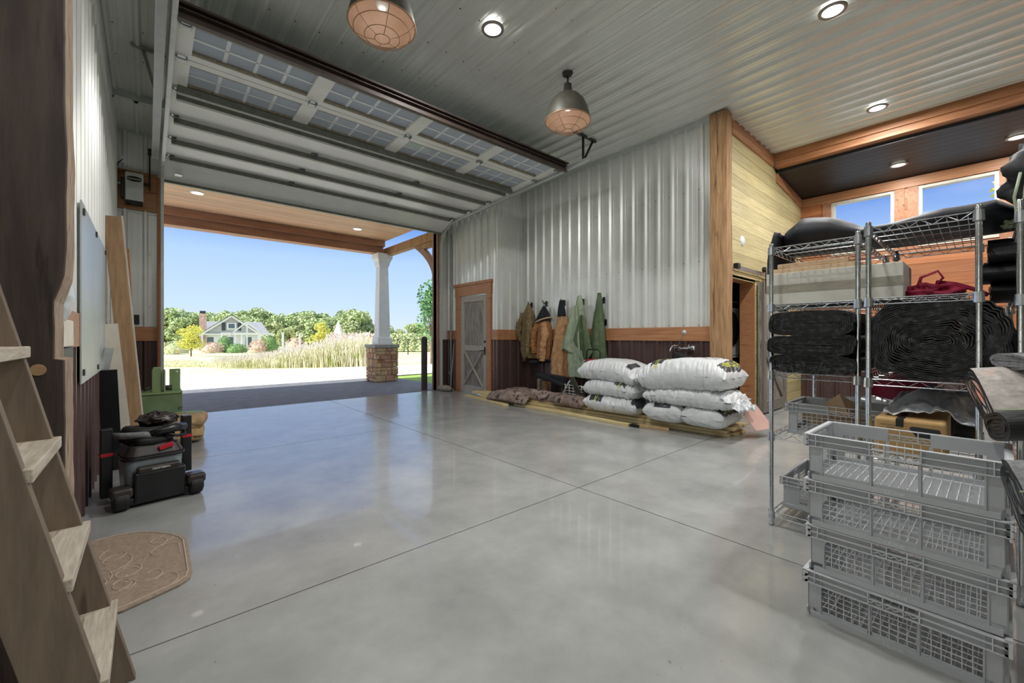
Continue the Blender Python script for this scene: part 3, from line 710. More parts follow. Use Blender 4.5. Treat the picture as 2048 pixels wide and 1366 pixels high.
mb = MB(); mb.box(-.235, -.045, YD - .165, YD - .06, 3.17, 3.22); mb.tube([(-.2,YD-.14,3.17),(-.2,YD-.14,3.15)],.012,8); mb.tube([(-.08,YD-.14,3.17),(-.08,YD-.14,3.15)],.012,8); mb.build('motor_base', 'black', op, bevel=.01)
mb = MB(); mb.box(-.285, -.24, YD - .13, YD - .06, 3.25, 3.55); mb.build('side_housing', 'vac_brown', op, bevel=.008)
mb = MB(); mb.tube([(-.29,YD-.1,3.46),(-.33,YD-.1,3.46)], .014, 8); mb.build('conduit_plug', 'galv_white', op)
mb = MB(); mb.tube([(-.05,YD-.1,3.5),(.03,YD-.1,3.5)], .018, 8); mb.bar((.03,YD-.1,3.42),(.03,YD-.1,4.0),.02,.03); mb.lathe([(.0,-.02),(.05,-.02),(.05,.02),(0,.02)],(.03,YD-.1,4.0),14,'x'); mb.build('drive_shaft', 'black', op)
cb = MB(); cb.tube([(-.27,YD-.03,3.83),(-.31,YD-.08,3.76),(-.335,YD-.08,3.68),(-.30,YD-.08,3.63),(-.24,YD-.08,3.66),(-.2,YD-.09,3.64)], .007, 6); cb.build('power_cord', 'black', op)
mb = MB(); mb.box(-.30, -.23, YD - .03, YD - .0, 3.78, 3.89); tag(mb.build('outlet', 'white_paint', bevel=.003), 'white outlet above the door opener with a black plug', 'outlet')
mb = MB(); mb.box(-.145, -.085, YD - .05, YD - .0, 1.42, 1.56); tag(mb.build('wall_switch', 'outlet_black', bevel=.004), 'small black switch box just above the wood band left of the opening', 'switch')

# ------------------------------------------------------------------ pendants and ceiling lights
def pendant(x, y, label):
    t = thing('pendant_lamp', label, 'pendant lamp', (x, y, 3.80), 0, 'domed cage pendant lamps')
    pr = [(.02,.445),(.046,.44),(.05,.34),(.085,.325),(.145,.29),(.2,.225),(.24,.135),(.262,.045),(.268,0)]
    mb = MB(); mb.lathe([(a, 3.80 + b) for a, b in pr], (x, y, 0), 40); mb.build('shade', 'shade_dark', t, smooth=True)
    mb = MB(); mb.lathe([(max(.01, a - .006), 3.80 + b - .004) for a, b in pr[3:]], (x, y, 0), 40); mb.lathe([(0, 4.115), (.085, 4.118)], (x, y, 0), 40); mb.build('shade_lining', 'copper', t, smooth=True)
    mb = MB(); mb.lathe([(.0,4.33),(.06,4.35),(.065,4.372)], (x, y, 0), 24); mb.tube([(x,y,4.2),(x,y,4.36)], .013, 10); mb.build('stem', 'shade_dark', t, smooth=True)
    mb = MB()
    for rr, z in [(.268, 3.80), (.225, 3.745), (.14, 3.70), (.06, 3.685)]:
        mb.tube([(x + rr*math.cos(2*math.pi*i/32), y + rr*math.sin(2*math.pi*i/32), z) for i in range(32)], .0035 if z < 3.8 else .006, 6, closed=True)
    for k in range(6):
        a = k * math.pi / 3 + .3; mb.tube([(x + rr*math.cos(a), y + rr*math.sin(a), z) for rr, z in [(.268,3.80),(.225,3.745),(.14,3.70),(.06,3.685)]], .003, 6)
    mb.build('wire_cage', 'cage', t)
    mb = MB(); mb.lathe([(0,3.93),(.04,3.94),(.06,3.98),(.06,4.02),(.03,4.06),(.02,4.11)], (x, y, 0), 20); mb.build('bulb', 'white_paint', t, smooth=True)
    ld = bpy.data.lights.new('pendant_light', 'POINT'); ld.energy = PEND_W; ld.shadow_soft_size = .08; ld.color = (1, .9, .8)
    lo = bpy.data.objects.new('bulb_light', ld); COL.objects.link(lo); lo.parent = t; lo.location = (0, 0, .12)
    return t
PEND_W = .5
pendant(3.765, 3.27, 'dark domed pendant with copper lining hanging above the coat wall')
pendant(1.455, 3.27, 'dark domed pendant with copper lining cut by the top of the photo')
def can(x, y, z, label, W, m='lens_cool', grp='recessed ceiling lights', r=.085, tilt=0.0):
    t = thing('recessed_light', label, 'ceiling light', (x, y, z), 0, grp)
    mb = MB(); mb.lathe([(r, -.012), (r + .028, -.012), (r + .03, 0)], (x, y, z), 32); mb.build('trim_ring', 'trim_ring', t, smooth=True)
    mb = MB(); mb.lathe([(0, -.009), (r, -.009)], (x, y, z), 32); mb.build('lens', m, t)
    ld = bpy.data.lights.new('can_light', 'AREA'); ld.shape = 'DISK'; ld.size = .16; ld.energy = W; ld.color = (1, .99, .97)
    lo = bpy.data.objects.new('lamp_light', ld); COL.objects.link(lo); lo.parent = t; lo.location = (0, 0, -.016)
CANW = 33
can(2.62, 3.27, ZC - .038, 'round recessed light between the two pendants', CANW)
can(4.90, .945, ZC - .038, 'round recessed light at the top edge of the steel ceiling', CANW)
can(7.44, .945, ZC - .038, 'round recessed light in the steel ceiling above the wire shelves', CANW)
can(9.12, .90, 4.015, 'round recessed light in the dark plank ceiling above the left window', CANW * .4, 'lens')
can(9.09, -.32, 4.015, 'round recessed light in the dark plank ceiling at the right frame edge', CANW * .4, 'lens')
for x, y in [(2.5, .945), (.6, .945), (2.5, -1.4), (5.0, -1.4), (7.4, -1.4)]:
    can(x, y, ZC - .038, 'round recessed light in the steel ceiling behind the viewer', CANW * .45)

# faucet
f = thing('utility_faucet', 'chrome wall faucet with cross handles on the brown wainscot', 'faucet', (X2 - .02, 2.93, 1.0))
mb = MB()
for y in (2.83, 3.05): mb.lathe([(0,-.02),(.045,-.02),(.05,.0),(0,.0)][:3], (X2 - .0, y, 1.06), 16, 'x'); mb.tube([(X2, y, 1.06), (X2-.07, y, 1.06)], .02, 10)
mb.tube([(X2-.07, 2.83, 1.06), (X2-.07, 3.05, 1.06)], .018, 10); mb.build('body', 'chrome', f, smooth=True)
mb = MB(); mb.tube([(X2-.07,2.98,1.07),(X2-.12,3.0,1.10),(X2-.22,3.03,1.09),(X2-.26,3.04,1.04),(X2-.26,3.04,1.01)], .015, 10); mb.build('spout', 'chrome', f, smooth=True)
for y in (2.83, 3.05):
    mb = MB(); c = (X2-.11, y, 1.06); mb.tube([(X2-.07,y,1.06),(X2-.115,y,1.07)], .012, 8); mb.tube([(X2-.115,y-.04,1.08),(X2-.115,y+.04,1.08)], .007, 8); mb.tube([(X2-.115,y,1.04),(X2-.115,y,1.12)], .007, 8); mb.build('handle', 'chrome', f, smooth=True)
mb = MB(); mb.lathe([(0,-.01),(.03,-.008),(.034,0)], (X2 - .035, 2.94, 1.30), 16, 'x'); tag(mb.build('hose_grommet', 'galv_white', smooth=True), 'small round metal escutcheon on the wood band above the faucet', 'escutcheon')
mb = MB(); mb.tube([(X2-.05,2.94,1.30),(X2-.06,2.97,1.2),(X2-.05,3.02,1.12)], .004, 6); tag(mb.build('faucet_cable', 'galv'), 'thin wire stay from the escutcheon down to the faucet', 'wire')

# washer and dryer in the closet
for z, name, lab in ((0.0, 'washing_machine', 'white front loading washer, lower machine seen through the laundry opening'), (.915, 'tumble_dryer', 'white front loading dryer stacked on the washer in the laundry opening')):
    t = thing(name, lab, 'washer' if z == 0 else 'dryer', (7.25, 3.1, z))
    mb = MB(); mb.box(6.91, 7.60, 2.75, 3.45, z, z + .91); mb.build('body', 'appliance', t, bevel=.015)
    mb = MB(); mb.lathe([(.0,-.06),(.2,-.055),(.27,-.03),(.30,0)], (7.24, 2.75, z + .45), 36, 'y'); mb.build('porthole_door', 'appliance_black', t, smooth=True)
    mb = MB(); mb.box(6.93, 7.58, 2.742, 2.75, z + .80, z + .89); mb.build('control_panel', 'appliance_black', t)

# round plate on the plank wall
mb = MB(); mb.lathe([(0, -.012), (.07, -.012), (.08, 0)], (6.75, YB, 2.68), 24, 'y'); tag(mb.build('wall_plate', 'white_paint', smooth=True), 'small round white plate on the yellow plank wall', 'wall plate')
# corner floor sack, mop pole, broom
mb = MB()
def sackfn(u, v):
    a = 2 * math.pi * u; ph = (v - .5) * math.pi
    r = 1 + .12 * nz3(math.cos(a) * 2, math.sin(a) * 2, v * 4)
    return (5.10 + .11 * math.cos(a) * max(0, math.cos(ph)) ** .6 * r, 8.12 + .24 * math.sin(a) * max(0, math.cos(ph)) ** .6 * r, .065 + .065 * math.sin(ph) + .02 * nz3(u * 9, v * 9, 3) * math.cos(ph))
mb.grid(sackfn, 28, 14, cu=True)
tag(mb.build('sandbag', 'sack', smooth=True), 'small tan sandbag on the slab beside the right door jamb', 'sandbag')
mb = MB(); mb.tube([(X1-.06, 8.15, 0), (X1-.06, 8.15, 2.2), (X1 -.05, 8.15, 3.6)], .022, 10); tag(mb.build('conduit_pipe', 'galv'), 'grey vertical conduit pipe left of the plank door', 'pipe')
mb = MB(); mb.tube([(X1-.16, 8.02, .0), (X1-.04, 8.06, 1.05)], .009, 8); mb.obox((X1-.17, 8.02, .04), (.04, .25, .06)); tag(mb.build('broom', 'galv'), 'thin broom leaning between the pipe and the plank door', 'broom')
mb = MB(); mb.box(X1-.025, X1-.0, 8.22, 8.28, .36, .42); tag(mb.build('outlet', 'white_paint'), 'small white outlet low on the wainscot beside the conduit pipe', 'outlet')
# floor mat
mb = MB(); poly = [(-.33, 2.60), (-.20, 2.53), (-.08, 2.535), (.02, 2.575), (.12, 2.615), (.165, 2.66), (.178, 2.72), (.18, 3.17), (.165, 3.24), (.12, 3.33), (.03, 3.44), (-.05, 3.50), (-.15, 3.53), (-.25, 3.52), (-.33, 3.48)]
mb.prism(poly, lambda a, b, d: (a, b, d), .001, .014)
mt = tag(mb.build('door_mat', 'mat_tan', bevel=.004), 'tan half round carved mat on the slab behind the ladder', 'mat')
mb = MB(); cx, cy = -.05, 3.03
mb.tube([(cx + (a-cx)*.92, cy + (b-cy)*.95, .015) for a, b in poly[1:-1]], .004, 6)
rnd = random.Random(4)
for k in range(16):
    x, y = rnd.uniform(-.25, .10), rnd.uniform(2.66, 3.38); a0 = rnd.uniform(0, 6.28); pts = []
    r0 = rnd.uniform(.03, .07)
    for i in range(14):
        a = a0 + i * .42; r = r0 * (1 - i / 18); pts.append((max(-.3, min(.14, x + r * math.cos(a) * 1.6)), y + r * math.sin(a) * 2.1, .0145))
    mb.tube(pts, .0028, 5)
mb.build('scroll_pattern', 'mat_line', mt)
# ------------------------------------------------------------------ shop vacuum with hose
v = thing('shop_vacuum', 'black shop vacuum with coiled hose, clear grey tank and two big wheels', 'vacuum', (.02, 4.25, 0), R(10))
W0 = WM[v.name]
def vb(x0, x1, y0, y1, z0, z1, name, m, bv=.01, par=None):
    mb = MB(); mb.box(x0, x1, y0, y1, z0, z1); mb.v = [W0 @ p for p in mb.v]; return mb.build(name, m, par or v, bevel=bv)
def vt(pts, r, name, m, n=12, par=None, **kw):
    mb = MB(); mb.tube([W0 @ Vector(p) for p in pts], r, n, **kw); return mb.build(name, m, par or v, smooth=True)
def rbox(w, d, rr, z0, z1, t0=1.0, t1=1.0):     # rounded tapered tub
    mb = MB(); ring = []
    for cx, cy, a0 in [(w-rr, d-rr, 0), (-(w-rr), d-rr, 90), (-(w-rr), -(d-rr), 180), (w-rr, -(d-rr), 270)]:
        for i in range(7): a = R(a0 + i * 15); ring.append((cx + rr * math.cos(a), cy + rr * math.sin(a)))
    n = len(ring)
    vs = [W0 @ Vector((a * t0, b * t0, z0)) for a, b in ring] + [W0 @ Vector((a * t1, b * t1, z1)) for a, b in ring]
    mb.add(vs, [(i, (i+1) % n, n + (i+1) % n, n + i) for i in range(n)] + [tuple(range(n))[::-1], tuple(range(n, 2*n))]); return mb
rbox(.17, .17, .06, .06, .33, .92, 1.0).build('tank', 'vac_tank', v, bevel=.004)
rbox(.185, .185, .07, .33, .35).build('tank_rim', 'vac_black', v, bevel=.004)
rbox(.178, .18, .07, .35, .43, 1.0, .8).build('motor_lid', 'vac_brown', v, bevel=.012)
vb(-.13, .17, -.225, -.12, .03, .25, 'rear_panel', 'vac_black', .014)
mb = MB(); mb.obox((0, 0, 0), (.25, .06, .05)); mb.v = [W0 @ (p + Vector((.01, -.205, .265))) for p in mb.v]; h = mb.build('carry_handle', 'vac_brown', v, bevel=.016)
mb = MB(); add_text(mb, 'CRAFTSMAN', .018, lambda x, y: tuple(W0 @ Vector((.02 + x, -.2365, .265 + y)))); mb.build('handle_lettering', 'white_paint', h)
vb(-.20, .24, -.21, .18, .02, .075, 'base_tray', 'vac_black', .014)
for sx in (-1, 1):
    mb = MB(); cx = .02 + sx * .215
    mb.lathe([(0,-.045),(.055,-.045),(.072,-.036),(.075,-.02),(.075,.02),(.072,.036),(.055,.045),(0,.045)], (0,0,0), 28, 'x'); mb.v = [W0 @ (p + Vector((cx, -.19, .076))) for p in mb.v]
    mb.build('wheel', 'rubber', v, auto=40)
    mb = MB(); mb.box(cx - .06, cx + .06, -.25, -.12, .09, .165); mb.v = [W0 @ p for p in mb.v]; mb.build('wheel_guard', 'vac_brown', v, bevel=.02)
for sx, cy, zt_ in ((-1, .02, .56), (1, .1, .58)):
    cx = sx * .245 + .0
    a = vb(cx - .032, cx + .032, cy - .034, cy + .034, .06 if sx < 0 else .12, zt_, 'wand_tube', 'vac_black', .006)
    zz = .36 if sx < 0 else .40
    vb(cx - .034, cx + .034, cy - .036, cy + .036, zz, zz + .024, 'red_band', 'red_plastic', .002, a)
mb = MB(); mb.obox((0,0,0), (.09, .02, .035), (0, R(-14), 0)); mb.v = [W0 @ (p + Vector((.06, -.175, .405))) for p in mb.v]; mb.build('latch', 'red_plastic', v, bevel=.006)
hose = []
for i in range(60):
    t = i / 59; a = -2.2 + t * 2 * math.pi * 2.2; r = .135 - .03 * t
    hose.append((-.02 + r * math.cos(a) * 1.0, .0 + r * math.sin(a) * .9, .455 + .07 * t + .012 * math.sin(a * 1.5)))
mb = MB(); mb.tube([W0 @ Vector(p) for p in hose], [.036 + .003 * (i % 2) for i in range(60)], 12); mb.build('hose', 'rubber', v, smooth=True)
vt([(-.21,.02,.50),(-.16,-.08,.505),(-.06,-.13,.505),(.0,-.12,.49)], .024, 'hose_cuff', 'grey_fabric')
vt([(-.02,-.12,.50),(.03,-.15,.52),(.12,-.13,.53),(.19,-.06,.52),(.17,.0,.50)], [.028,.026,.034,.03,.02], 'floor_nozzle', 'vac_black')
vt([(.05,-.14,.50),(.13,-.16,.47),(.19,-.1,.46),(.2,-.02,.48)], .011, 'power_cord', 'black', 8)
mb = MB()
mb.grid(lambda a, b: W0 @ (Vector((.07 + (.13 * math.cos(2*math.pi*a) + .02 * nz3(a*6, b*5, 1)) * max(.02, math.cos((b-.5)*math.pi)) ** .7, .12 + .09 * math.sin(2*math.pi*a) * max(.02, math.cos((b-.5)*math.pi)) ** .7, .565 + .05 * math.sin((b-.5)*math.pi) + .018 * nz3(a*7, b*7, 8))) + Vector((.03 * nz3(a*9, b*5, 2), .03 * nz3(a*8, b*6, 5), .03 * abs(nz3(a*11, b*9, 3))))), 40, 20, cu=True)
tag(mb.build('work_gloves', 'vac_brown', smooth=True), 'dark crumpled work gloves lying on top of the coiled vacuum hose', 'gloves')

# bags of mix behind the vacuum, green planter box
def pillow(L, W, H, seed, nx=44, ny=30, wr=.007, px=3.4, py=2.6, bend=0.0):
    # returns surface functions: top/bottom heights of a stuffed sack centred at the origin, long axis x
    def th(u, v2):
        return H / 2 * (max(0, 1 - abs(u) ** 5.5) ** .55) * (max(0, 1 - abs(v2) ** 4.5) ** .55)
    def P(u, v2, s):
        e = 1 - .07 * (abs(v2) ** 2) * (1 if abs(u) > .6 else .6)
        x = L / 2 * u * (1 - .05 * (1 - v2 * v2) * 0) ; y = W / 2 * v2 * (1 - .06 * (1 - abs(u) ** 4) * -1 * 0 - .05 * (1 - u * u) * 0)
        edge = min(1, (abs(u) ** 3) * .9 + (abs(v2) ** 3) * .7 + .15)
        h = th(u, v2)
        w = 2.6 * wr * edge * (1 - 2 * abs(nz3(x * 24 + seed + 4 * y, y * 5 + s, seed * 2.3)) * 1.7) + .5 * wr * (abs(nz3(x * 13 + seed, y * 19, s + 2)) - .2) + .016 * nz3(x * 3.2, y * 3.2 + seed, s + seed)
        g = 1 if h > .004 else 0
        return Vector((x + (.01 * nz3(y * 12, seed, s) if abs(u) > .9 else 0), y + .008 * nz3(x * 11, seed + 4, s) * abs(v2), s * (h + w * g) + bend * (x * x)))
    return P
def bag(name, label, c, rot, L, W, H, seed, m, group=None, bend=0.0, tilt=(0, 0), deco=None, cat='bag', wr=.007):
    P = pillow(L, W, H, seed, wr=wr, bend=bend)
    t = thing(name, label, cat, (c[0], c[1], c[2] - H / 2), rot, group)
    from mathutils import Euler
    E2 = Matrix.Translation(Vector(c)) @ Matrix.Rotation(rot, 4, 'Z') @ Euler((tilt[0], tilt[1], 0)).to_matrix().to_4x4()
    mb = MB(); nx, ny = 150, 80
    sp = lambda q: math.sin(q * math.pi / 2)
    for s in (1, -1):
        vs = [E2 @ P(sp(-1 + 2*i/(nx-1)), sp(-1 + 2*j/(ny-1)), s) for i in range(nx) for j in range(ny)]
        fs = [(i*ny+j, (i+1)*ny+j, (i+1)*ny+j+1, i*ny+j+1) for i in range(nx-1) for j in range(ny-1)]
        if s < 0: fs = [f[::-1] for f in fs]
        mb.add(vs, fs)
    body = mb.build('sack_body', m, t, smooth=True)
    if deco: deco(t, body, lambda x, y, s=1, off=.004: E2 @ (P(x / (L/2), y / (W/2), s) + Vector((0, 0, s * off))))
    return t
def patch(S, x0, x1, y0, y1, name, m, par, s=1, off=.003, n=14):
    mb = MB(); mb.grid(lambda a, b: S(x0 + (x1-x0)*a, y0 + (y1-y0)*b, s, off), n, n); return mb.build(name, m, par, smooth=True)
def lettering(S, body, size, cx, cy, ang, name, m, par, s=1, off=.006, k=1.0):
    mb = MB(); ca, sa = math.cos(ang), math.sin(ang)
    add_text(mb, body, size, lambda x, y: S(cx + x*ca - y*sa*k, cy + x*sa + y*ca*k, s, off), fine=.012); return mb.build(name, m, par)
def kraft_deco(t, body, S):
    patch(S, .02, .2, -.14, .14, 'green_print', 'green_light', t)
bag('soil_bag', 'upper of two kraft paper sacks stacked behind the vacuum', (.36, 6.28, .235), R(80), .5, .36, .16, 3, 'kraft', 'kraft sacks by the opening', deco=kraft_deco)
bag('soil_bag', 'lower of two kraft paper sacks stacked behind the vacuum', (.33, 6.28, .09), R(84), .52, .38, .17, 5, 'kraft', 'kraft sacks by the opening', deco=kraft_deco)
g = thing('green_toolbox', 'green painted wooden box with raised end boards beside the door opening', 'wooden box', (.15, 7.2, 0))
mb = MB(); mb.box(-.18, .35, 6.98, 7.03, .02, .50); mb.box(-.18, .35, 7.35, 7.40, .02, .50); mb.box(-.18, -.13, 7.03, 7.35, .02, .50); mb.box(.30, .35, 7.03, 7.35, .02, .50); mb.build('box_body', 'green_paint', g, bevel=.004)
mb = MB(); mb.box(-.18, .35, 6.96, 7.42, .495, .52); mb.build('lid_board', 'green_light', g, bevel=.003)
mb = MB(); mb.prism([(.045,.50),(.15,.50),(.15,.80),(.13,.84),(.06,.84),(.045,.80)], lambda a, b, d: (a, d, b), 7.05, 7.10); mb.box(.16,.18,7.0,7.25,.52,.80); mb.build('raised_board', 'green_light', g, bevel=.008)
mb = MB(); mb.box(.225, .34, 7.2, 7.23, .52, .80); e = mb.build('end_board', 'green_light', g, bevel=.004)
mb = MB(); mb.lathe([(0,0),(.015,0)], (.305, 7.199, .765), 16, 'y'); mb.build('bolt_hole', 'white_paint', e)
mb = MB(); mb.tube([(.17,7.12,.56),(.25,7.12,.56)], .035, 12); mb.tube([(-.04,7.1,.55),(.03,7.1,.57)], .02, 10); mb.build('roller', 'clip_dark', g, smooth=True)
mb = MB(); mb.tube([(.33 + .018*math.cos(a), 6.972, .30 + .018*math.sin(a)) for a in [i*math.pi/6 for i in range(12)]], .005, 6, closed=True); mb.build('ring_pull', 'chrome', g)

# ------------------------------------------------------------------ lumber pile
LP = []
def board(label, p, q, w, h, m='lumber', grp='boards in the lumber pile'):
    mb = MB(); mb.bar(p, q, w, h); o = mb.build('lumber_board', [m], bevel=.003); return tag(o, label, 'board', grp)
G = 'boards in the lumber pile'
board('bottom front board of the lumber pile, longest at the right end', (5.39, 2.06, .022), (5.02, 6.5, .022), .14, .038)
board('middle front board of the lumber pile under the white sacks', (5.38, 2.07, .064), (5.02, 6.6, .064), .14, .038)
board('top front board of the lumber pile with the sacks on it', (5.42, 2.0, .106), (5.05, 6.9, .106), .14, .038)
board('bottom second row board of the lumber pile', (5.54, 2.02, .022), (5.18, 6.4, .022), .14, .038)
board('middle second row board of the lumber pile', (5.55, 2.04, .064), (5.18, 6.5, .064), .14, .038)
board('top second row board of the lumber pile', (5.57, 2.0, .106), (5.20, 6.8, .106), .14, .038)
board('bottom rear board of the lumber pile nearest the wall', (5.69, 2.0, .022), (5.34, 6.3, .022), .14, .038)
board('middle rear board of the lumber pile nearest the wall', (5.70, 2.05, .064), (5.34, 6.3, .064), .14, .038)
board('top rear board of the lumber pile nearest the wall', (5.72, 2.0, .106), (5.35, 6.3, .106), .14, .038)
board('loose pale board angled out from under the lumber pile', (4.99, 3.22, .019), (4.97, 5.55, .019), .09, .036)
board('loose pale board sticking out at the far end of the pile', (4.78, 5.6, .019), (5.0, 7.1, .019), .13, .036)
mb = MB(); mb.bar((5.16, 2.72, .019), (5.05, 3.12, .019), .09, .036); tag(mb.build('wood_offcut', 'kraft', bevel=.003), 'short brown offcut on the slab in front of the white sacks', 'offcut')
mb = MB(); mb.box(4.97, 5.02, 3.08, 3.2, .001, .036); tag(mb.build('rubber_block', 'black'), 'small black block at the end of the loose board', 'block')

# ------------------------------------------------------------------ white sacks of vermiculite
def verm(kind):
    def deco(t, body, S):
        if kind == 'top':       # label seen on the upper face of the near right sack
            p = patch(S, .02, .26, -.30, -.05, 'dark_label', 'bag_dark', t)
        if kind == 'front':
            pass
    return deco
def bdeco(labels=(), bands=(), small=()):
    def deco(t, body, S):
        for (x0, x1, y0, y1, s, txt, size, cx, cy, ang) in labels:
            p = patch(S, x0, x1, y0, y1, 'dark_label', 'bag_dark', t, s, .008, 60)
            if txt: lettering(S, txt, size, cx, cy, ang, 'yellow_lettering', 'bag_yellow', p, s, .0125)
        for (txt, size, cx, cy, ang, s) in small: lettering(S, txt, size, cx, cy, ang, 'grey_lettering', 'bag_print', t, s, .009)
    return deco
GB = 'white vermiculite sacks on the lumber'
LT = R(90)
VER = 'VERMICULITE'
# local x runs along the wall (world +Y when rotated 90 deg), local +y points to the bay (-X)
bag('vermiculite_sack', 'bottom left white sack, lying directly on the lumber boards', (5.34, 3.60, .24), LT, .92, .64, .25, 21, 'bag_white', GB,
    deco=bdeco([(.12, .34, .16, .315, 1, VER, .05, .23, .26, R(90)), (-.48, -.36, .0, .3, 1, None, 0, 0, 0, 0)]))
bag('vermiculite_sack', 'middle white sack of the left stack', (5.36, 3.64, .47), LT, .94, .64, .27, 22, 'bag_white', GB, bend=-.08,
    deco=bdeco([(-.30, -.12, .16, .30, 1, VER, .045, -.21, .25, R(90))]))
bag('vermiculite_sack', 'top white sack of the left stack with a pointed loose corner', (5.36, 3.68, .73), LT, 1.0, .66, .33, 23, 'bag_white', GB, bend=-.25, tilt=(0, R(-3)),
    deco=bdeco([(-.42, -.33, .02, .27, 1, None, 0, 0, 0, 0)]))
bag('vermiculite_sack', 'bottom centre white sack between the two stacks', (5.36, 2.78, .24), R(180), .66, .54, .25, 24, 'bag_white', GB,
    deco=bdeco([(.10, .31, -.12, .12, 1, VER, .035, .2, 0, R(90))]))
bag('vermiculite_sack', 'bottom right white sack with a black end band over the board ends', (5.38, 2.27, .24), R(180), .66, .52, .25, 25, 'bag_white', GB,
    deco=bdeco([(-.22, .27, .16, .25, 1, VER, .07, .03, .205, R(0))]))
bag('vermiculite_sack', 'second white sack from the top of the right stack, partly under foil', (5.36, 2.48, .47), LT, 1.12, .68, .27, 26, 'bag_white', GB, bend=-.06,
    deco=bdeco())
bag('vermiculite_sack', 'top white sack of the right stack with dark label and black band lettering', (5.33, 2.54, .755), LT, 1.18, .74, .40, 27, 'bag_white', GB, bend=-.16, tilt=(0, R(4)),
    deco=bdeco([(.20, .38, -.02, .30, 1, VER, .075, .29, .13, R(90)), (-.575, -.47, -.24, .27, 1, VER, .075, -.525, .0, R(-90))], (),
               [('HORTICULTURAL', .036, -.30, .03, R(-90), 1), ('COARSE GRADE', .036, -.36, .03, R(-90), 1), ('~  ~  ~', .07, .02, .16, R(180), 1)]))
mb = MB(); mb.grid(lambda a, b: (5.55 - .55 * a + .05 * nz3(a*4, b*4, 1), 2.02 - .20 * b + .04 * nz3(a*7, b*5, 5), .50 - .14 * b * b + .05 * nz3(a*9, b*9, 2) + .03 * nz3(a*20, b*20, 3)), 30, 16)
tag(mb.build('plastic_wrap', 'silver_tarp', smooth=True, solid=.002), 'crumpled clear shiny plastic hanging off the right end of the sacks', 'plastic wrap')
mb = MB(); mb.add([(5.45,1.98,.36),(5.78,1.90,.38),(5.85,1.72,.10),(5.5,1.80,.10)], [(0,1,2,3)]); tag(mb.build('card_sheet', 'pink_card', solid=.004), 'pale pink cardboard flap tucked under the right sacks', 'cardboard')
mb = MB(); mb.bar((5.84, 3.0, .97), (5.80, 2.15, .72), .07, .10); tag(mb.build('umbrella_bag', 'black_soft', bevel=.03), 'long black sleeve lying behind the top right sack', 'sleeve')

# camouflage blankets on the lumber
def roll_blanket(name, label, p, q, r, m, seed, flat=.6):
    mb = MB(); p, q = Vector(p), Vector(q); n = 34; pts = []; rs = []
    for i in range(n):
        t = i / (n - 1); c = p.lerp(q, t) + Vector((.03 * nz3(t * 4, seed, 1), 0, .012 * nz3(t * 7, seed, 3))); pts.append(c)
        rs.append(r * (min(1, (t * 12) + .35)) * (min(1, (1 - t) * 12 + .35)) * (1 + .16 * nz3(t * 6, seed, 7)))
    mb.tube(pts, rs, 22, flat=flat)
    for i, pnt in enumerate(mb.v): mb.v[i] = pnt + Vector((nz3(pnt.x*9, pnt.y*9, pnt.z*9), nz3(pnt.x*9+5, pnt.y*9, pnt.z*9), nz3(pnt.x*9, pnt.y*9+5, pnt.z*9))) * .018
    return tag(mb.build(name, m, smooth=True), label, 'blanket')
def drape(u, v2):
    x = 4.86 + .70 * u; y = 6.25 - 1.05 * v2 + .1 * u
    z = .165 + .06 * math.sin(math.pi * min(1, max(0, v2))) + .028 * nz3(x*5, y*5, 0) + .02 * nz3(x*11, y*9, 2)
    if u < .22: z = z * (.35 + .65 * (u / .22) ** .5)
    return (x, y + .08 * nz3(u * 3, v2 * 4, 6), max(.02, z))
mb = MB(); mb.grid(drape, 46, 60); tag(mb.build('camouflage_blanket', 'camo', smooth=True, solid=.03), 'pinkish camouflage blanket draped over the far end of the lumber', 'blanket')
roll_blanket('camouflage_bedroll', 'long camouflage bedroll lying along the lumber toward the sacks', (5.20, 5.35, .20), (5.12, 4.10, .20), .105, 'camo', 4, .8)
# ------------------------------------------------------------------ coats on hooks
XW = X2 - .02
def hook(y, z, label):
    t = thing('coat_hook', label, 'hook', (XW, y, z), 0, 'iron coat hooks on the steel wall')
    mb = MB(); mb.box(XW - .006, XW + .012, y - .018, y + .018, z - .06, z + .05); mb.build('back_plate', 'black', t)
    mb = MB(); mb.tube([(XW, y, z - .0), (XW-.05, y, z), (XW-.085, y, z + .02), (XW-.10, y, z + .07)], .007, 8); mb.tube([(XW, y, z - .04), (XW-.03, y, z-.06), (XW-.05, y, z-.04)], .006, 8)
    mb.tube([(XW-.02, y-.01, z+.01), (XW-.06, y-.06, z+.04)], .006, 8); mb.tube([(XW-.02, y+.01, z+.01), (XW-.06, y+.06, z+.04)], .006, 8)
    mb.build('prongs', 'black', t, smooth=True)
for y, z, l in [(6.22, 1.90, 'black hook holding the olive jacket'), (5.80, 1.90, 'black hook above the brown jacket with dark hood'), (5.32, 1.89, 'black hook holding the tan overalls'), (4.86, 1.88, 'black hook holding the large pale green poncho'), (4.40, 1.88, 'black hook holding the narrow green garment'),
                (4.84, 1.49, 'lower black hook partly behind the pale green poncho'), (4.36, 1.49, 'lower black hook partly behind the narrow green garment')]: hook(y, z, l)
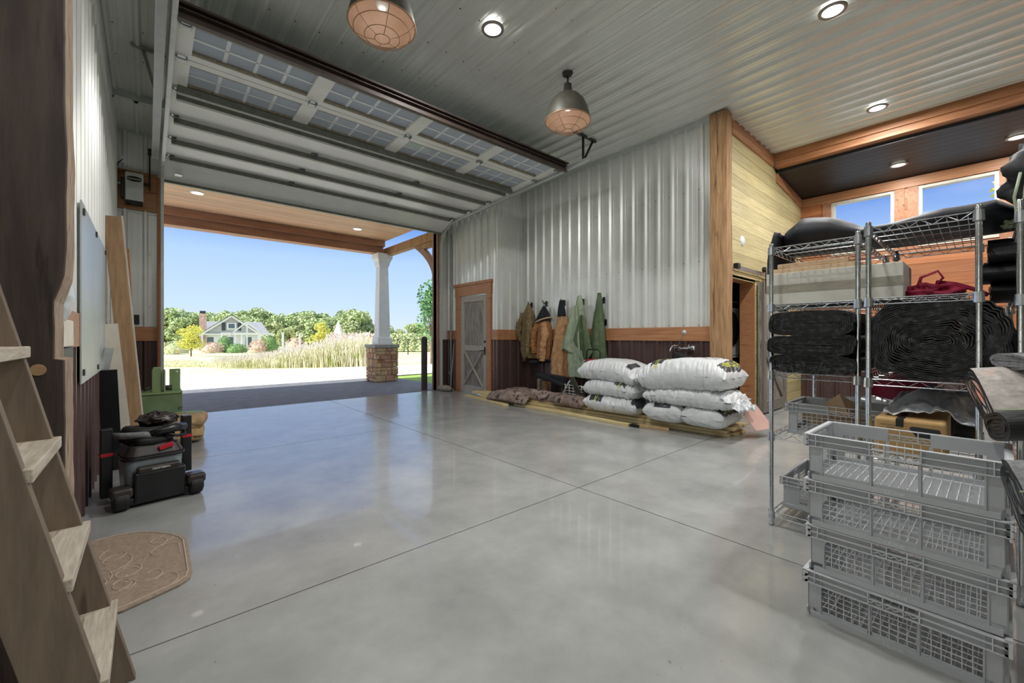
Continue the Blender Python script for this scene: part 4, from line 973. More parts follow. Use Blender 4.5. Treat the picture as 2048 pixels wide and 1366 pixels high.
def loft(mb, levels, yc, xc, folds, amp, seed, n=90, power=1.0):
    # levels: (z, half width along the wall, half depth, sideways shift)
    rows = []
    m = len(levels); sub = 9
    full = []
    for a, b in zip(levels[:-1], levels[1:]):
        for s in range(sub): t = s / sub; full.append(tuple(a[i] + (b[i] - a[i]) * t for i in range(4)))
    full.append(levels[-1])
    z0, z1 = levels[0][0], levels[-1][0]
    vs = []
    for (z, w, d, sh) in full:
        g = (z0 - z) / max(.01, z0 - z1)
        for j in range(n):
            a = 2 * math.pi * j / n
            k = 1 + amp * (g ** power + .25) * math.sin(folds * a + seed + 1.5 * nz3(z * 2, seed, 0)) + .10 * nz3(math.cos(a) * 2, math.sin(a) * 2 + seed, z * 4) + .10 * g ** .5 * (1 - 3 * abs(nz3(math.cos(a) * 4 + z * 3, math.sin(a) * 4 + seed, z * 2.5))) - .06 * abs(nz3(math.cos(a) * 2, seed, z * 16))
            vs.append(Vector((xc - d * math.sin(a) * k - 0, yc + sh + w * math.cos(a) * k, z + .012 * nz3(a, z * 6, seed))))
    r = len(full); fs = [(i*n+j, i*n+(j+1) % n, (i+1)*n+(j+1) % n, (i+1)*n+j) for i in range(r-1) for j in range(n)]
    fs.append(tuple(range(n)))
    vs = [Vector((min(p.x, X2 - .022), p.y, p.z)) for p in vs]
    mb.add(vs, fs); return mb
def sleeve(mb, pts, rs, seed):
    n0 = len(mb.v); P = []; Q = []
    for (a, b), (ra, rb) in zip(zip(pts[:-1], pts[1:]), zip(rs[:-1], rs[1:])):
        for s in range(14): t = s / 14; P.append(Vector(a).lerp(Vector(b), t)); Q.append((ra + (rb - ra) * t) * (1 + .07 * math.sin((len(P)) * 1.3 + seed) + .10 * nz3(len(P) * .35, seed, 1)))
    P.append(Vector(pts[-1])); Q.append(rs[-1]); mb.tube(P, Q, 18)
    for i in range(n0, len(mb.v)): p = mb.v[i]; mb.v[i] = p + Vector((nz3(p.x*14, p.y*14, p.z*9 + seed), nz3(p.x*14 + 4, p.y*14, p.z*9), 0)) * .022
XC = XW - .10
t = thing('hanging_jacket', 'olive brown field jacket, leftmost garment on the hooks', 'jacket', (XC, 6.22, .68), 0, None)
mb = loft(MB(), [(1.91, .03, .03, 0), (1.84, .06, .05, 0), (1.70, .15, .075, 0), (1.4, .19, .09, 0), (1.1, .21, .1, 0), (.95, .20, .1, 0), (.80, .18, .1, -.03)], 6.20, XC, 7, .13, 1); mb.build('body', 'coat_olive', t, smooth=True)
mb = MB(); sleeve(mb, [(XC-.03, 6.34, 1.72), (XC-.05, 6.42, 1.5), (XC-.06, 6.45, 1.30), (XC-.05, 6.38, 1.15)], [.05, .065, .06, .05], 2); mb.build('sleeve', 'coat_olive', t, smooth=True)
mb = MB(); sleeve(mb, [(XC-.07, 6.10, 1.72), (XC-.11, 6.06, 1.45), (XC-.11, 6.10, 1.1), (XC-.1, 6.13, .84)], [.05, .065, .06, .05], 5); mb.build('sleeve', 'coat_olive', t, smooth=True)
t = thing('hanging_jacket', 'brown jacket with a dark hood, second garment from the left', 'jacket', (XC, 5.75, .68))
mb = loft(MB(), [(1.56, .12, .07, 0), (1.45, .17, .09, 0), (1.2, .19, .1, 0), (.95, .19, .1, .03), (.80, .17, .1, .03)], 5.76, XC, 8, .14, 4); mb.build('body', 'coat_brown', t, smooth=True)
mb = loft(MB(), [(1.84, .02, .03, 0), (1.76, .07, .07, 0), (1.64, .14, .09, 0), (1.55, .17, .1, .02)], 5.76, XC, 5, .12, 6); mb.build('hood', 'coat_black', t, smooth=True)
mb = MB(); mb.tube([(XC - .12 * math.sin(a) , 5.77 + .19 * math.cos(a), 1.56 + .05 * math.cos(a) * -1) for a in [i * math.pi / 12 for i in range(-3, 16)]], .016, 8); mb.build('hood_trim', 'cardboard_pale', t, smooth=True)
mb = MB(); sleeve(mb, [(XC-.08, 5.68, 1.5), (XC-.12, 5.62, 1.25), (XC-.13, 5.68, .95), (XC-.12, 5.70, .76)], [.06, .07, .065, .05], 3); mb.build('sleeve', 'coat_tan', t, smooth=True)
mb = MB(); sleeve(mb, [(XC-.05, 5.88, 1.5), (XC-.09, 5.96, 1.3), (XC-.1, 5.96, 1.05), (XC-.1, 5.93, .9)], [.06, .065, .065, .05], 8); mb.build('sleeve', 'coat_brown', t, smooth=True)
t = thing('hanging_overalls', 'tan bib overalls with dark straps, third garment from the left', 'overalls', (XC, 5.30, .4))
mb = loft(MB(), [(1.62, .11, .06, 0), (1.4, .15, .08, .02), (1.1, .17, .09, .05), (.8, .18, .1, .08), (.44, .17, .1, .10)], 5.27, XC, 5, .10, 9); mb.build('body', 'coat_tan', t, smooth=True)
mb = loft(MB(), [(1.93, .04, .03, 0), (1.80, .07, .04, 0), (1.61, .09, .05, 0)], 5.30, XC, 3, .1, 2); mb.build('strap', 'coat_black', t, smooth=True)
mb = MB(); sleeve(mb, [(XC-.02, 5.13, 1.45), (XC-.02, 5.10, 1.0), (XC-.03, 5.12, .46)], [.06, .08, .07], 3); mb.build('rear_leg', 'coat_brown', t, smooth=True)
t = thing('hanging_garment', 'black garment mostly hidden behind the tan overalls', 'garment', (XW, 5.1, .8))
mb = loft(MB(), [(1.62, .07, .03, 0), (1.3, .10, .035, 0), (.85, .14, .035, 0)], 5.04, XW - .045, 4, .1, 2); mb.build('body', 'coat_black', t, smooth=True)
t = thing('hanging_poncho', 'large pale green poncho with pointed hem, fourth garment from the left', 'poncho', (XC, 4.85, .4))
mb = loft(MB(), [(1.98, .035, .035, 0), (1.88, .06, .05, 0), (1.65, .09, .06, 0), (1.35, .20, .09, .03), (1.15, .27, .1, .02), (.9, .27, .11, 0), (.5, .25, .11, -.03)], 4.86, XC, 6, .15, 3); mb.build('body', 'coat_green', t, smooth=True)
mb = MB(); c = XC - .10
mb.grid(lambda a, b: (c - .035 * math.sin(a * 9 + b * 2) * (b + .2) - .02, 4.86 + (a - .5) * (.08 + .48 * b) + .12 * b, 1.8 - b * (.78 + .28 * abs(a - .75)) ), 26, 26); mb.build('front_flap', 'coat_green', t, smooth=True, solid=.006)
mb = MB(); mb.grid(lambda a, b: (c - .03 * math.sin(a * 8) - .025, 4.70 + (a - .5) * (.05 + .36 * b) - .03 * b, 1.62 - b * (.55 + .35 * (1 - abs(a - .35) * 2))), 22, 22); mb.build('side_flap', 'coat_green_dark', t, smooth=True, solid=.006)
t = thing('hanging_poncho', 'narrow dark green waterproof, rightmost garment on the hooks', 'waterproof', (XC, 4.40, .8))
mb = loft(MB(), [(2.0, .03, .03, 0), (1.9, .045, .04, 0), (1.6, .09, .06, .01), (1.3, .13, .08, .02), (1.0, .16, .09, .03), (.75, .18, .1, .03)], 4.42, XC, 5, .12, 7); mb.build('body', 'coat_green_dark', t, smooth=True)

# gear standing under the coats
t = thing('folding_stool', 'red folding stool back behind the white sacks with a black bail handle', 'stool', (5.80, 4.30, 0))
mb = MB(); mb.grid(lambda a, b: (5.66 + .10 * math.sin(math.pi * a) * -1, 4.10 + .40 * a, .66 + .20 * b - .03 * abs(2 * a - 1) ** 3), 14, 8); mb.build('seat', 'red_plastic', t, smooth=True, solid=.03)
mb = MB(); mb.tube([(5.62, 4.46, .1), (5.62, 4.46, .98), (5.62, 4.42, 1.02), (5.62, 4.22, 1.02), (5.62, 4.18, .98), (5.62, 4.18, .1)], .013, 8); mb.build('bail_handle', 'black', t, smooth=True)
mb = MB(); mb.tube([(5.64 , 4.50 + .05 * math.cos(a), .74 + .09 * math.sin(a)) for a in [i * math.pi / 8 for i in range(16)]], .010, 8, closed=True); mb.build('side_ring', 'galv_white', t, smooth=True)
for y in (4.14, 4.5):
    mb = MB(); mb.tube([(5.68, y, .66), (5.9, y, 0)], .012, 8); mb.build('leg', 'black', t)
t = thing('hunting_seat', 'camouflage folding hunting seat with wire frame under the pale green poncho', 'folding seat', (5.72, 4.75, 0))
mb = MB(); mb.tube([(5.55, 4.98, .15), (5.62, 4.86, .42), (5.66, 4.80, .50)], .014, 8); mb.tube([(5.55, 4.55, .15), (5.60, 4.68, .4), (5.66, 4.78, .5)], .014, 8)
for i in range(5): mb.tube([(5.60, 4.52, .18 + i * .05), (5.60, 4.95, .18 + i * .05)], .007, 6)
for i in range(5): y = 4.56 + i * .09; mb.tube([(5.60, y, .15), (5.60, y, .40)], .006, 6)
mb.build('wire_frame', 'galv_white', t, smooth=True)
mb = MB(); mb.bar((5.62, 4.78, .50), (5.55, 4.52, .17), .03, .12); mb.bar((5.63, 4.80, .50), (5.7, 5.0, .12), .03, .10); mb.build('camo_cover', 'camo_dark', t, bevel=.012)
mb = MB()
for y in (4.6, 4.9): mb.tube([(5.85, y, 0), (5.7, y, .46)], .012, 8)
mb.build('rear_legs', 'black', t)
t = thing('camp_chair', 'folded black camp chair on thin metal legs below the overalls', 'chair', (5.72, 5.2, 0))
mb = MB(); mb.bar((5.62, 5.62, .52), (5.66, 4.98, .36), .16, .07); mb.bar((5.7, 5.55, .47), (5.7, 5.0, .44), .12, .14); mb.build('folded_seat', 'coat_black', t, bevel=.025)
for y in (5.05, 5.35, 5.55):
    mb = MB(); mb.tube([(5.66, y, .40), (5.66, y, 0)], .010, 8); mb.build('leg', 'galv', t)
for y, bl in ((5.58, 'tan boot standing under the tan overalls, nearer of the pair'), (5.74, 'pale boot standing under the brown jacket, farther of the pair')):
    t = thing('boot', bl, 'boot', (5.8, y, 0), 0, 'boots under the coats')
    mb = MB(); mb.tube([(5.78, y, .0), (5.78, y, .2), (5.80, y, .40)], [.055, .055, .07], 14, caps=False); mb.tube([(5.80, y, .035), (5.62, y, .04)], [.05, .042], 12); mb.build('leather_upper', 'timber_edge' if y > 5.6 else 'coat_tan', t, smooth=True)
    mb = MB(); mb.box(5.58, 5.83, y - .05, y + .05, 0, .02); mb.build('sole', 'rubber', t, bevel=.006)
t = thing('round_stool', 'round black seat on a thin post under the olive jacket', 'stool', (5.9, 6.0, 0))
mb = MB(); mb.lathe([(0,.76),(.13,.76),(.14,.73),(.1,.70),(0,.70)], (5.86, 5.93, 0), 24); mb.build('seat', 'coat_black', t, smooth=True)
mb = MB(); mb.tube([(5.86,5.93,.7),(5.86,5.93,.0)], .014, 8); mb.build('post', 'coat_black', t)
t = thing('hanging_cloth', 'small rust coloured cloth hanging below the olive jacket', 'cloth', (5.95, 6.3, .7))
mb = MB(); mb.grid(lambda a, b: (5.94 + .02 * math.sin(a * 7), 6.36 + (a - .5) * (.04 + .1 * b), 1.0 - .28 * b), 10, 8); mb.build('cloth', 'cedar', t, smooth=True, solid=.004)
# ------------------------------------------------------------------ chrome wire shelving
def shelving(label, x0, x1, y0, y1, hs, zt_=1.84):
    t = thing('wire_shelving', label, 'shelving', ((x0+x1)/2, (y0+y1)/2, 0), 0, 'chrome wire shelving units')
    for x in (x0, x1):
        for y in (y0, y1):
            mb = MB(); mb.lathe([(.0, .0), (.014, .0), (.014, .03), (.0127, .035), (.0127, zt_ - .005), (.010, zt_), (0, zt_)], (x, y, 0), 14)
            for i in range(int(zt_ / .0508)): mb.lathe([(.0127, i*.0508 + .04), (.0133, i*.0508 + .042), (.0127, i*.0508 + .044)], (x, y, 0), 12)
            mb.build('post', 'chrome', t, smooth=True)
    for h in hs:
        mb = MB()
        for x in (x0, x1):
            for y in (y0, y1): mb.lathe([(.0135, h - .045), (.021, h - .045), (.019, h + .006), (.0135, h + .006)], (x, y, 0), 14)
        g = .018
        for zz in (h, h - .032):
            for a, b in [((x0, y0+g), (x0, y1-g)), ((x1, y0+g), (x1, y1-g)), ((x0+g, y0), (x1-g, y0)), ((x0+g, y1), (x1-g, y1))]:
                mb.tube([a + (zz,), b + (zz,)], .0032, 6)
        def zig(a, b):
            a = Vector(a); b = Vector(b); n = max(4, int((b - a).length / .045)); n += n % 2
            mb.tube([a.lerp(b, i / n) + Vector((0, 0, (h if i % 2 == 0 else h - .032))) for i in range(n + 1)], .0022, 5)
        zig((x0, y0+g, 0), (x0, y1-g, 0)); zig((x1, y0+g, 0), (x1, y1-g, 0)); zig((x0+g, y0, 0), (x1-g, y0, 0)); zig((x0+g, y1, 0), (x1-g, y1, 0))
        n = int((y1 - y0) / .034)
        for i in range(1, n): y = y0 + (y1-y0) * i / n; mb.tube([(x0, y, h + .003), (x1, y, h + .003)], .0020, 5)
        for i in range(1, 7): x = x0 + (x1-x0) * i / 7; mb.tube([(x, y0, h), (x, y1, h)], .0026, 5)
        mb.build('wire_shelf', 'wire_chrome', t)
    return t
shelving('left chrome wire shelving unit, nearest the laundry door', 3.07, 4.12, .475, .915, (.09, .60, 1.0, 1.44, 1.81))
shelving('middle chrome wire shelving unit beside the grey crate stack', 2.975, 4.09, .012, .415, (.09, .60, 1.0, 1.44, 1.83), 1.86)
shelving('right chrome wire shelving unit at the frame edge', 3.0, 4.1, -.56, -.115, (.09, .60, 1.0, 1.42, 1.80), 1.86)

# ------------------------------------------------------------------ grey harvest crates
CL, CW, CH = .60, .42, .20
def crate(label, loc, rot, grp='grey plastic crates'):
    t = thing('plastic_crate', label, 'crate', loc, rot, grp); W = WM[t.name]
    def put(mb, name, m, par=None, **kw):
        mb.v = [W @ p for p in mb.v]; return mb.build(name, m, par or t, **kw)
    hx, hy = CW / 2, CL / 2; o = .018
    mb = MB()
    # corner walls, posts between windows
    for sx in (-1, 1):
        xa, xb = sx * (hx - o), sx * (hx - o - .004)
        for y0, y1 in [(-hy+o, -hy+.065), (-.065, -.078), (.065, .078), (hy-.065, hy-o)]: mb.box(xa, xb, min(y0,y1), max(y0,y1), .01, .14)
        mb.box(xa, xb, -hy+o, hy-o, .01, .035); mb.box(xa, xb, -hy+o, -.07, .14, .195); mb.box(xa, xb, .07, hy-o, .14, .195)
        for y in (-hy+.065, -.072, .072, hy-.065): mb.box(sx*(hx-o), sx*(hx-o+.008), y-.0025, y+.0025, .02, .19)
        mb.box(sx*(hx-o), sx*(hx-.008), -hy+.03, hy-.03, .0, .022)
    for sy in (-1, 1):
        ya, yb = sy * (hy - o), sy * (hy - o - .004)
        for x0, x1 in [(-hx+o, -.10), (.10, hx-o)]: mb.box(x0, x1, ya, yb, .01, .195)
        mb.box(-.10, .10, ya, yb, .01, .035); mb.box(-.10, .10, ya, yb, .14, .158); mb.box(-.10, .10, ya, yb, .185, .195)
        mb.box(-hx+.03, hx-.03, sy*(hy-o), sy*(hy-.008), 0, .022)
    # bottom plate frame
    mb.box(-hx+o, hx-o, -hy+o, -hy+o+.02, .008, .013); mb.box(-hx+o, hx-o, hy-o-.02, hy-o, .008, .013); mb.box(-hx+o, -hx+o+.02, -hy+o, hy-o, .008, .013); mb.box(hx-o-.02, hx-o, -hy+o, hy-o, .008, .013)
    put(mb, 'crate_walls', 'crate_grey')
    mb = MB()
    for zz in (.1475, .172, .197):
        for sx in (-1, 1): mb.box(sx*(hx-o), sx*hx, -hy, hy, zz-.0015, zz+.0015)
        for sy in (-1, 1): mb.box(-hx, hx, sy*(hy-o), sy*hy, zz-.0015, zz+.0015)
    for sx in (-1, 1):
        for y in (-hy+.0015, -hy+.045, -.075, -.03, .03, .075, hy-.045, hy-.0015): mb.box(sx*(hx-o), sx*hx, y-.0015, y+.0015, .147, .198)
        for y in (-hy + .005, hy - .005): mb.box(sx*(hx-.004), sx*hx, y-.005, y+.005, .147, .198)
        mb.tube([(sx*(hx-o/2), -.075 + .15*i/30, .160 + .004*math.sin(i*1.25)) for i in range(31)], .0026, 6)
    for sy in (-1, 1):
        for x in (-hx+.045, -.1, -.035, .035, .1, hx-.045): mb.box(x-.0015, x+.0015, sy*(hy-o), sy*hy, .147, .198)
    put(mb, 'rim', 'crate_light')
    mb = MB()
    for sx in (-1, 1):
        xc = sx * (hx - o - .002)
        for a, b in [(-hy+.065, -.078), (-.065, .065), (.078, hy-.065)]:
            n = max(2, round((b - a) / .026))
            for i in range(1, n): y = a + (b-a)*i/n; mb.box(xc-.0015, xc+.0015, y-.0014, y+.0014, .035, .142)
            for i in range(1, 5): zz = .035 + .105*i/5; mb.box(xc-.0015, xc+.0015, a, b, zz-.0013, zz+.0013)
    for sy in (-1, 1):
        yc = sy * (hy - o - .002)
        for i in range(1, 8): x = -.10 + .2*i/8; mb.box(x-.0014, x+.0014, yc-.0015, yc+.0015, .035, .142)
        for i in range(1, 5): zz = .035 + .105*i/5; mb.box(-.1, .1, yc-.0015, yc+.0015, zz-.0013, zz+.0013)
    put(mb, 'side_lattice', 'crate_light')
    mb = MB()
    for i in range(1, 20): y = -hy+.03 + (CL-.06)*i/20; mb.box(-hx+o, hx-o, y-.0016, y+.0016, .006, .014)
    for i in range(1, 26): x = -hx+.02 + (CW-.04)*i/26; mb.box(x-.0012, x+.0012, -hy+o, hy-o, .008, .012)
    put(mb, 'base_grid', 'crate_light')
    mb = MB(); add_text(mb, 'ULINE', .022, lambda x, y: (-hx+.0075, -x, .012 + y * .8)); put(mb, 'raised_lettering', 'crate_light')
    return t
c0 = crate('top grey crate of the tall stack in the right foreground, open and empty', (2.40, .225, .603), R(-1))
for i, (dx, dy, rz, l) in enumerate([(.0, .0, 0, 'second grey crate from the top of the foreground stack'), (.006, -.004, .6, 'third grey crate from the top of the foreground stack'), (-.004, .002, -.5, 'bottom grey crate of the foreground stack, standing on the slab')]):
    copy_thing(c0, (2.40 + dx, .225 + dy, .402 - .201 * i), R(rz - 1), l)
copy_thing(c0, (3.335, .555, .606), 0, 'grey crate full of torn cardboard on the left wire shelving')
copy_thing(c0, (3.50, .695, .096), R(90), 'grey crate on the lowest shelf of the left wire shelving')

# cardboard scraps in that crate
mb = MB(); mb.prism([(0,0),(.17,.02),(.12,.16),(.02,.07)], lambda a, b, d: (3.18 + d, .70 - a, .72 + b), 0, .004); mb.add([(3.18,.53,.74),(3.18,.58,.88),(3.34,.46,.77),(3.30,.40,.70)], [(0,1,2,3)])
tag(mb.build('cardboard_piece', 'cardboard_pale', solid=.003), 'folded pale cardboard sticking up out of the shelf crate', 'cardboard')
mb = MB(); mb.obox((3.28, .66, .70), (.2, .26, .05), (.3, .5, .2)); mb.obox((3.3, .45, .69), (.2, .2, .04), (-.4, .3, .5))
tag(mb.build('cardboard_piece', 'cardboard_pale', bevel=.004), 'crushed brown cardboard lying inside the shelf crate', 'cardboard')
mb = MB(); mb.grid(lambda a, b: (3.60 + .35 * b + .05 * nz3(a*4, b*4, 1), .88 - .75 * a, .615 + .20 * math.sin(math.pi * a) ** .5 * math.sin(math.pi * b) ** .5 + .02 * nz3(a*9, b*9, 2)), 30, 16)
tag(mb.build('plastic_sheet', 'clear_plastic', smooth=True, solid=.003), 'crumpled translucent sheet behind the shelf crate', 'plastic sheet')

# ------------------------------------------------------------------ boxes on the shelves
t = thing('cardboard_box', 'long white taped carton across the upper wire shelves', 'box', (3.44, .62, 1.446))
mb = MB(); mb.box(3.25, 3.65, .30, 1.0, 1.447, 1.665); mb.v = [p + Vector((0, 0, 0)) for p in mb.v]; mb.build('carton', 'cardboard_white', t, bevel=.004)
mb = MB(); mb.box(3.2485, 3.25, .30, 1.0, 1.53, 1.585); mb.build('packing_tape', 'tape', t)
for i, (a, b, l) in enumerate([((.50, .98), (1.667, 1.70), 'lower flat tan book like box on the white carton'), ((.56, .95), (1.702, 1.735), 'upper flat tan book like box on the white carton')]):
    mb = MB(); mb.box(3.29 + .02 * i, 3.60, a[0], a[1], b[0], b[1]); tag(mb.build('flat_box', 'cardboard_pale', bevel=.005), l, 'box')
t = thing('cardboard_box', 'brown carton with an upside down tray picture and black tape on the middle shelving', 'box', (3.15, .255, .606))
mb = MB(); mb.box(2.93, 3.40, .118, .385, .607, .803)
for i, p in enumerate(mb.v): pass
mb.build('carton', 'cardboard', t, bevel=.012)
mb = MB(); mb.box(2.9295, 3.2, .27, .30, .8032, .8045); mb.box(2.928, 2.9295, .27, .30, .765, .8045); mb.build('black_tape', 'tape_black', t)
mb = MB(); mb.prism([(.135,.760),(.142,.770),(.24,.773),(.25,.763),(.225,.725),(.155,.720)], lambda a, b, d: (2.9285 - d, a, b), 0, .001); tr = mb.build('tray_picture', 'print_tray', t)
mb = MB(); mb.prism([(.15,.762),(.235,.765),(.217,.732),(.163,.728)], lambda a, b, d: (2.9275 - d, a, b), 0, .0006); mb.build('tray_inner', 'house_trim_dark', tr)
mb = MB(); add_text(mb, 'HEAVY DUTY TRAY', .0095, lambda x, y: (2.9288, .32 + x, .770 - y)); add_text(mb, 'BLACK', .0095, lambda x, y: (2.9288, .32 + x, .756 - y)); add_text(mb, 'Overall Dimensions 14 x 17', .0085, lambda x, y: (2.9288, .20 + x, .660 - y)); mb.build('printing', 'print_dark', t)

# ------------------------------------------------------------------ folded ground cover
def spiral(name, label, C0, A, U, L, a, b, turns, m, pitch=None, seed=0, grp=None, wob=.006, edge='fabric_edge', cat='folded cloth', n=44, power=2.4):
    A = Vector(A).normalized(); U = Vector(U); U = (U - A * U.dot(A)).normalized(); V = A.cross(U); C0 = Vector(C0)
    if V.z < 0: V = -V
    pitch = pitch or b / turns; th = pitch * .84
    cor = []; N = int(n * turns)
    for i in range(N + 1):
        k = i / n; ang = 2 * math.pi * k; aa = a - pitch * k; bb = max(.004, b - pitch * k)
        ca, sa = math.cos(ang), math.sin(ang)
        cx = aa * math.copysign(abs(ca) ** (2 / power), ca); cy = bb * math.copysign(abs(sa) ** (2 / power), sa)
        w = wob * nz3(cx * 9, cy * 9, seed) + wob * .4 * nz3(cx * 30, cy * 30, seed + 3)
        cor.append((cx + w, cy + w * 1.2, ang))
    mb = MB(); vs = []
    for i, (x, y, ang) in enumerate(cor):
        x2, y2 = cor[min(i+1, N)][:2]; x1, y1 = cor[max(i-1, 0)][:2]; tx, ty = x2 - x1, y2 - y1; l = math.hypot(tx, ty) or 1
        nx_, ny_ = -ty / l * th / 2, tx / l * th / 2
        e = .010 * nz3(i * .11, seed, 1)
        for (px, py) in ((x + nx_, y + ny_), (x - nx_, y - ny_)):
            vs.append(C0 + U * px + V * py + A * e); vs.append(C0 + U * px + V * py + A * L)
    q = []; 
    for i in range(N):
        o = i * 4; p = o + 4
        q += [(o, p, p+1, o+1), (o+2, o+3, p+3, p+2)]
    mb.add(vs, q, 0); mb.f += [[i*4, i*4+2, i*4+6, i*4+4] for i in range(N)] + [[i*4+1, i*4+5, i*4+7, i*4+3] for i in range(N)]; mb.m += [1] * (2 * N)
    return tag(mb.build(name, [m, edge], smooth=False), label, cat, grp)
GF = 'folded black ground cover on the shelves'
spiral('folded_ground_cover', 'top flat fold of black ground cover on the left shelving', (3.00, .695, 1.312), (1,0,0), (0,-1,0), .85, .215, .078, 9, 'black_fabric', seed=1, grp=GF, power=4)
spiral('folded_ground_cover', 'middle fold of black ground cover on the left shelving', (3.01, .70, 1.178), (1,0,0), (0,-1,0), .85, .222, .062, 8, 'black_fabric', seed=2, grp=GF, wob=.010, power=4)
spiral('folded_ground_cover', 'bottom frayed fold of black ground cover on the left shelving', (3.02, .69, 1.062), (1,0,0), (0,1,0), .85, .215, .058, 7, 'black_fabric', seed=3, grp=GF, wob=.012, power=4)
spiral('folded_ground_cover', 'huge rounded roll of black ground cover filling the middle shelving', (3.0, .165, 1.215), (1,0,0), (0,-1,0), .9, .255, .205, 24, 'black_fabric', seed=4, grp=GF, wob=.022, power=3.0, n=84)
spiral('folded_ground_cover', 'bulging black roll poking out right of the middle shelving', (3.06, -.02, 1.16), (1,0,0), (0,-1,0), .7, .10, .15, 9, 'black_fabric', seed=5, grp=GF, wob=.012)
mb = MB(); rnd = random.Random(9)
for i in range(34):
    y = rnd.uniform(.50, .90); x = rnd.uniform(2.99, 3.03); z = rnd.uniform(.99, 1.10); l = rnd.uniform(.02, .07) * (1.6 if abs(y - .62) < .03 else .7)
    mb.tube([(x, y, z), (x - .015 * rnd.random(), y + rnd.uniform(-.03, .03), z - l * .6), (x - .02 * rnd.random(), y + rnd.uniform(-.04, .04), z - l)], .0006, 4)
tag(mb.build('frayed_threads', 'grey_fabric'), 'loose frayed threads hanging from the bottom fold on the left shelving', 'threads', kind='stuff')

# red cloths and tarps
def crumple(name, label, c, r, m, seed, cat='cloth', amp=.35, n=40):
    mb = MB(); c = Vector(c)
    def fn(u, v2):
        a = 2 * math.pi * u; ph = (v2 - .5) * math.pi; d = Vector((math.cos(a) * math.cos(ph), math.sin(a) * math.cos(ph), math.sin(ph)))
        k = 1 + amp * nz3(d.x * 2 + seed, d.y * 2, d.z * 2) * 1.6 + amp * .6 * (abs(nz3(d.x * 5, d.y * 5 + seed, d.z * 5)) * 2 - .5)
        return Vector((c.x + d.x * r[0] * k, c.y + d.y * r[1] * k, max(c.z - r[2] * .98, c.z + d.z * r[2] * k)))
    mb.grid(fn, n, n // 2, cu=True); return tag(mb.build(name, m, smooth=True), label, cat)
cr = crumple('harness_bag', 'crumpled crimson straps on the upper shelf beside the white carton', (3.5, .20, 1.49), (.14, .13, .05), 'crimson', 2, 'strap bundle')
mb = MB(); mb.tube([(3.42,.26,1.50),(3.42,.24,1.58),(3.42,.17,1.61),(3.42,.15,1.57),(3.44,.2,1.5)], .012, 8, flat=.5); mb.build('strap_loop', 'crimson', cr, smooth=True)
mb = MB(); mb.tube([(3.44,.18,1.55),(3.44,.10,1.53),(3.45,.02,1.49),(3.46,-.02,1.46)], .014, 8, flat=.6); mb.build('loose_strap', 'crimson', cr, smooth=True)
mb = MB(); mb.grid(lambda a, b: (3.95 + .03 * math.sin(a * 9) * (.3 + b), .56 - .36 * a, 1.0 - .34 * b * (.5 + .5 * math.sin(math.pi * a)) + .01 * nz3(a * 9, b * 9, 1)), 34, 14)
tag(mb.build('red_cloth', 'crimson', smooth=True, solid=.006), 'crimson cloth hanging under the shelf behind the brown carton', 'cloth')
mb = MB(); mb.grid(lambda a, b: (3.02 + .5 * b, .36 - .36 * a, .80 + .13 * math.sin(2.2 * a + .3) * (.5 + .5 * b) + .05 * nz3(a*4, b*4, 7) + .035 * abs(nz3(a*8, b*8, 3)) - .06 * (1 - b) * a), 44, 30)
tag(mb.build('silver_tarp', 'silver_tarp', smooth=True, solid=.004), 'crumpled silver and black tarp heaped on the middle shelving', 'tarp')
crumple('dark_bundle', 'dark plastic bundle under the silver tarp', (3.55, .17, .72), (.12, .15, .10), 'black_fabric', 6, 'bundle', .2)

# long black cover on the top shelves
t = thing('equipment_case', 'long black padded case lying across the top of the shelving, drooping over the left end', 'case', (3.75, .45, 1.84))
mb = MB(); lv = [(.99, .10, .06), (.96, .25, .10), (.86, .33, .13), (.68, .33, .115), (.52, .30, .06), (.40, .32, .06), (.15, .34, .08), (-.05, .28, .085), (-.12, .18, .06), (-.15, .03, .02)]
full = []
for p, q in zip(lv[:-1], lv[1:]):
    for s in range(4): full.append(tuple(p[i] + (q[i] - p[i]) * s / 4 for i in range(3)))
full.append(lv[-1]); n = 28
vs = [Vector((3.74 + w * math.cos(2*math.pi*j/n), y, 1.845 + h + h * math.sin(2*math.pi*j/n) + (.012 * nz3(y*6, j*.4, 2) if math.sin(2*math.pi*j/n) > -.4 else 0))) for (y, w, h) in full for j in range(n)]
mb.add(vs, [(i*n+j, i*n+(j+1) % n, (i+1)*n+(j+1) % n, (i+1)*n+j) for i in range(len(full)-1) for j in range(n)]); mb.build('case_body', 'black_case', t, smooth=True)
mb = MB(); mb.grid(lambda a, b: (3.40 + .52 * a + .02 * nz3(b*4, a*3, 1), .975 + .045 * math.sin(b * 3) + .012 * math.sin(a * 9), 1.98 - .56 * b * (.85 + .15 * math.sin(a * 5))), 20, 20); mb.build('hanging_flap', 'black_case', t, smooth=True, solid=.04)

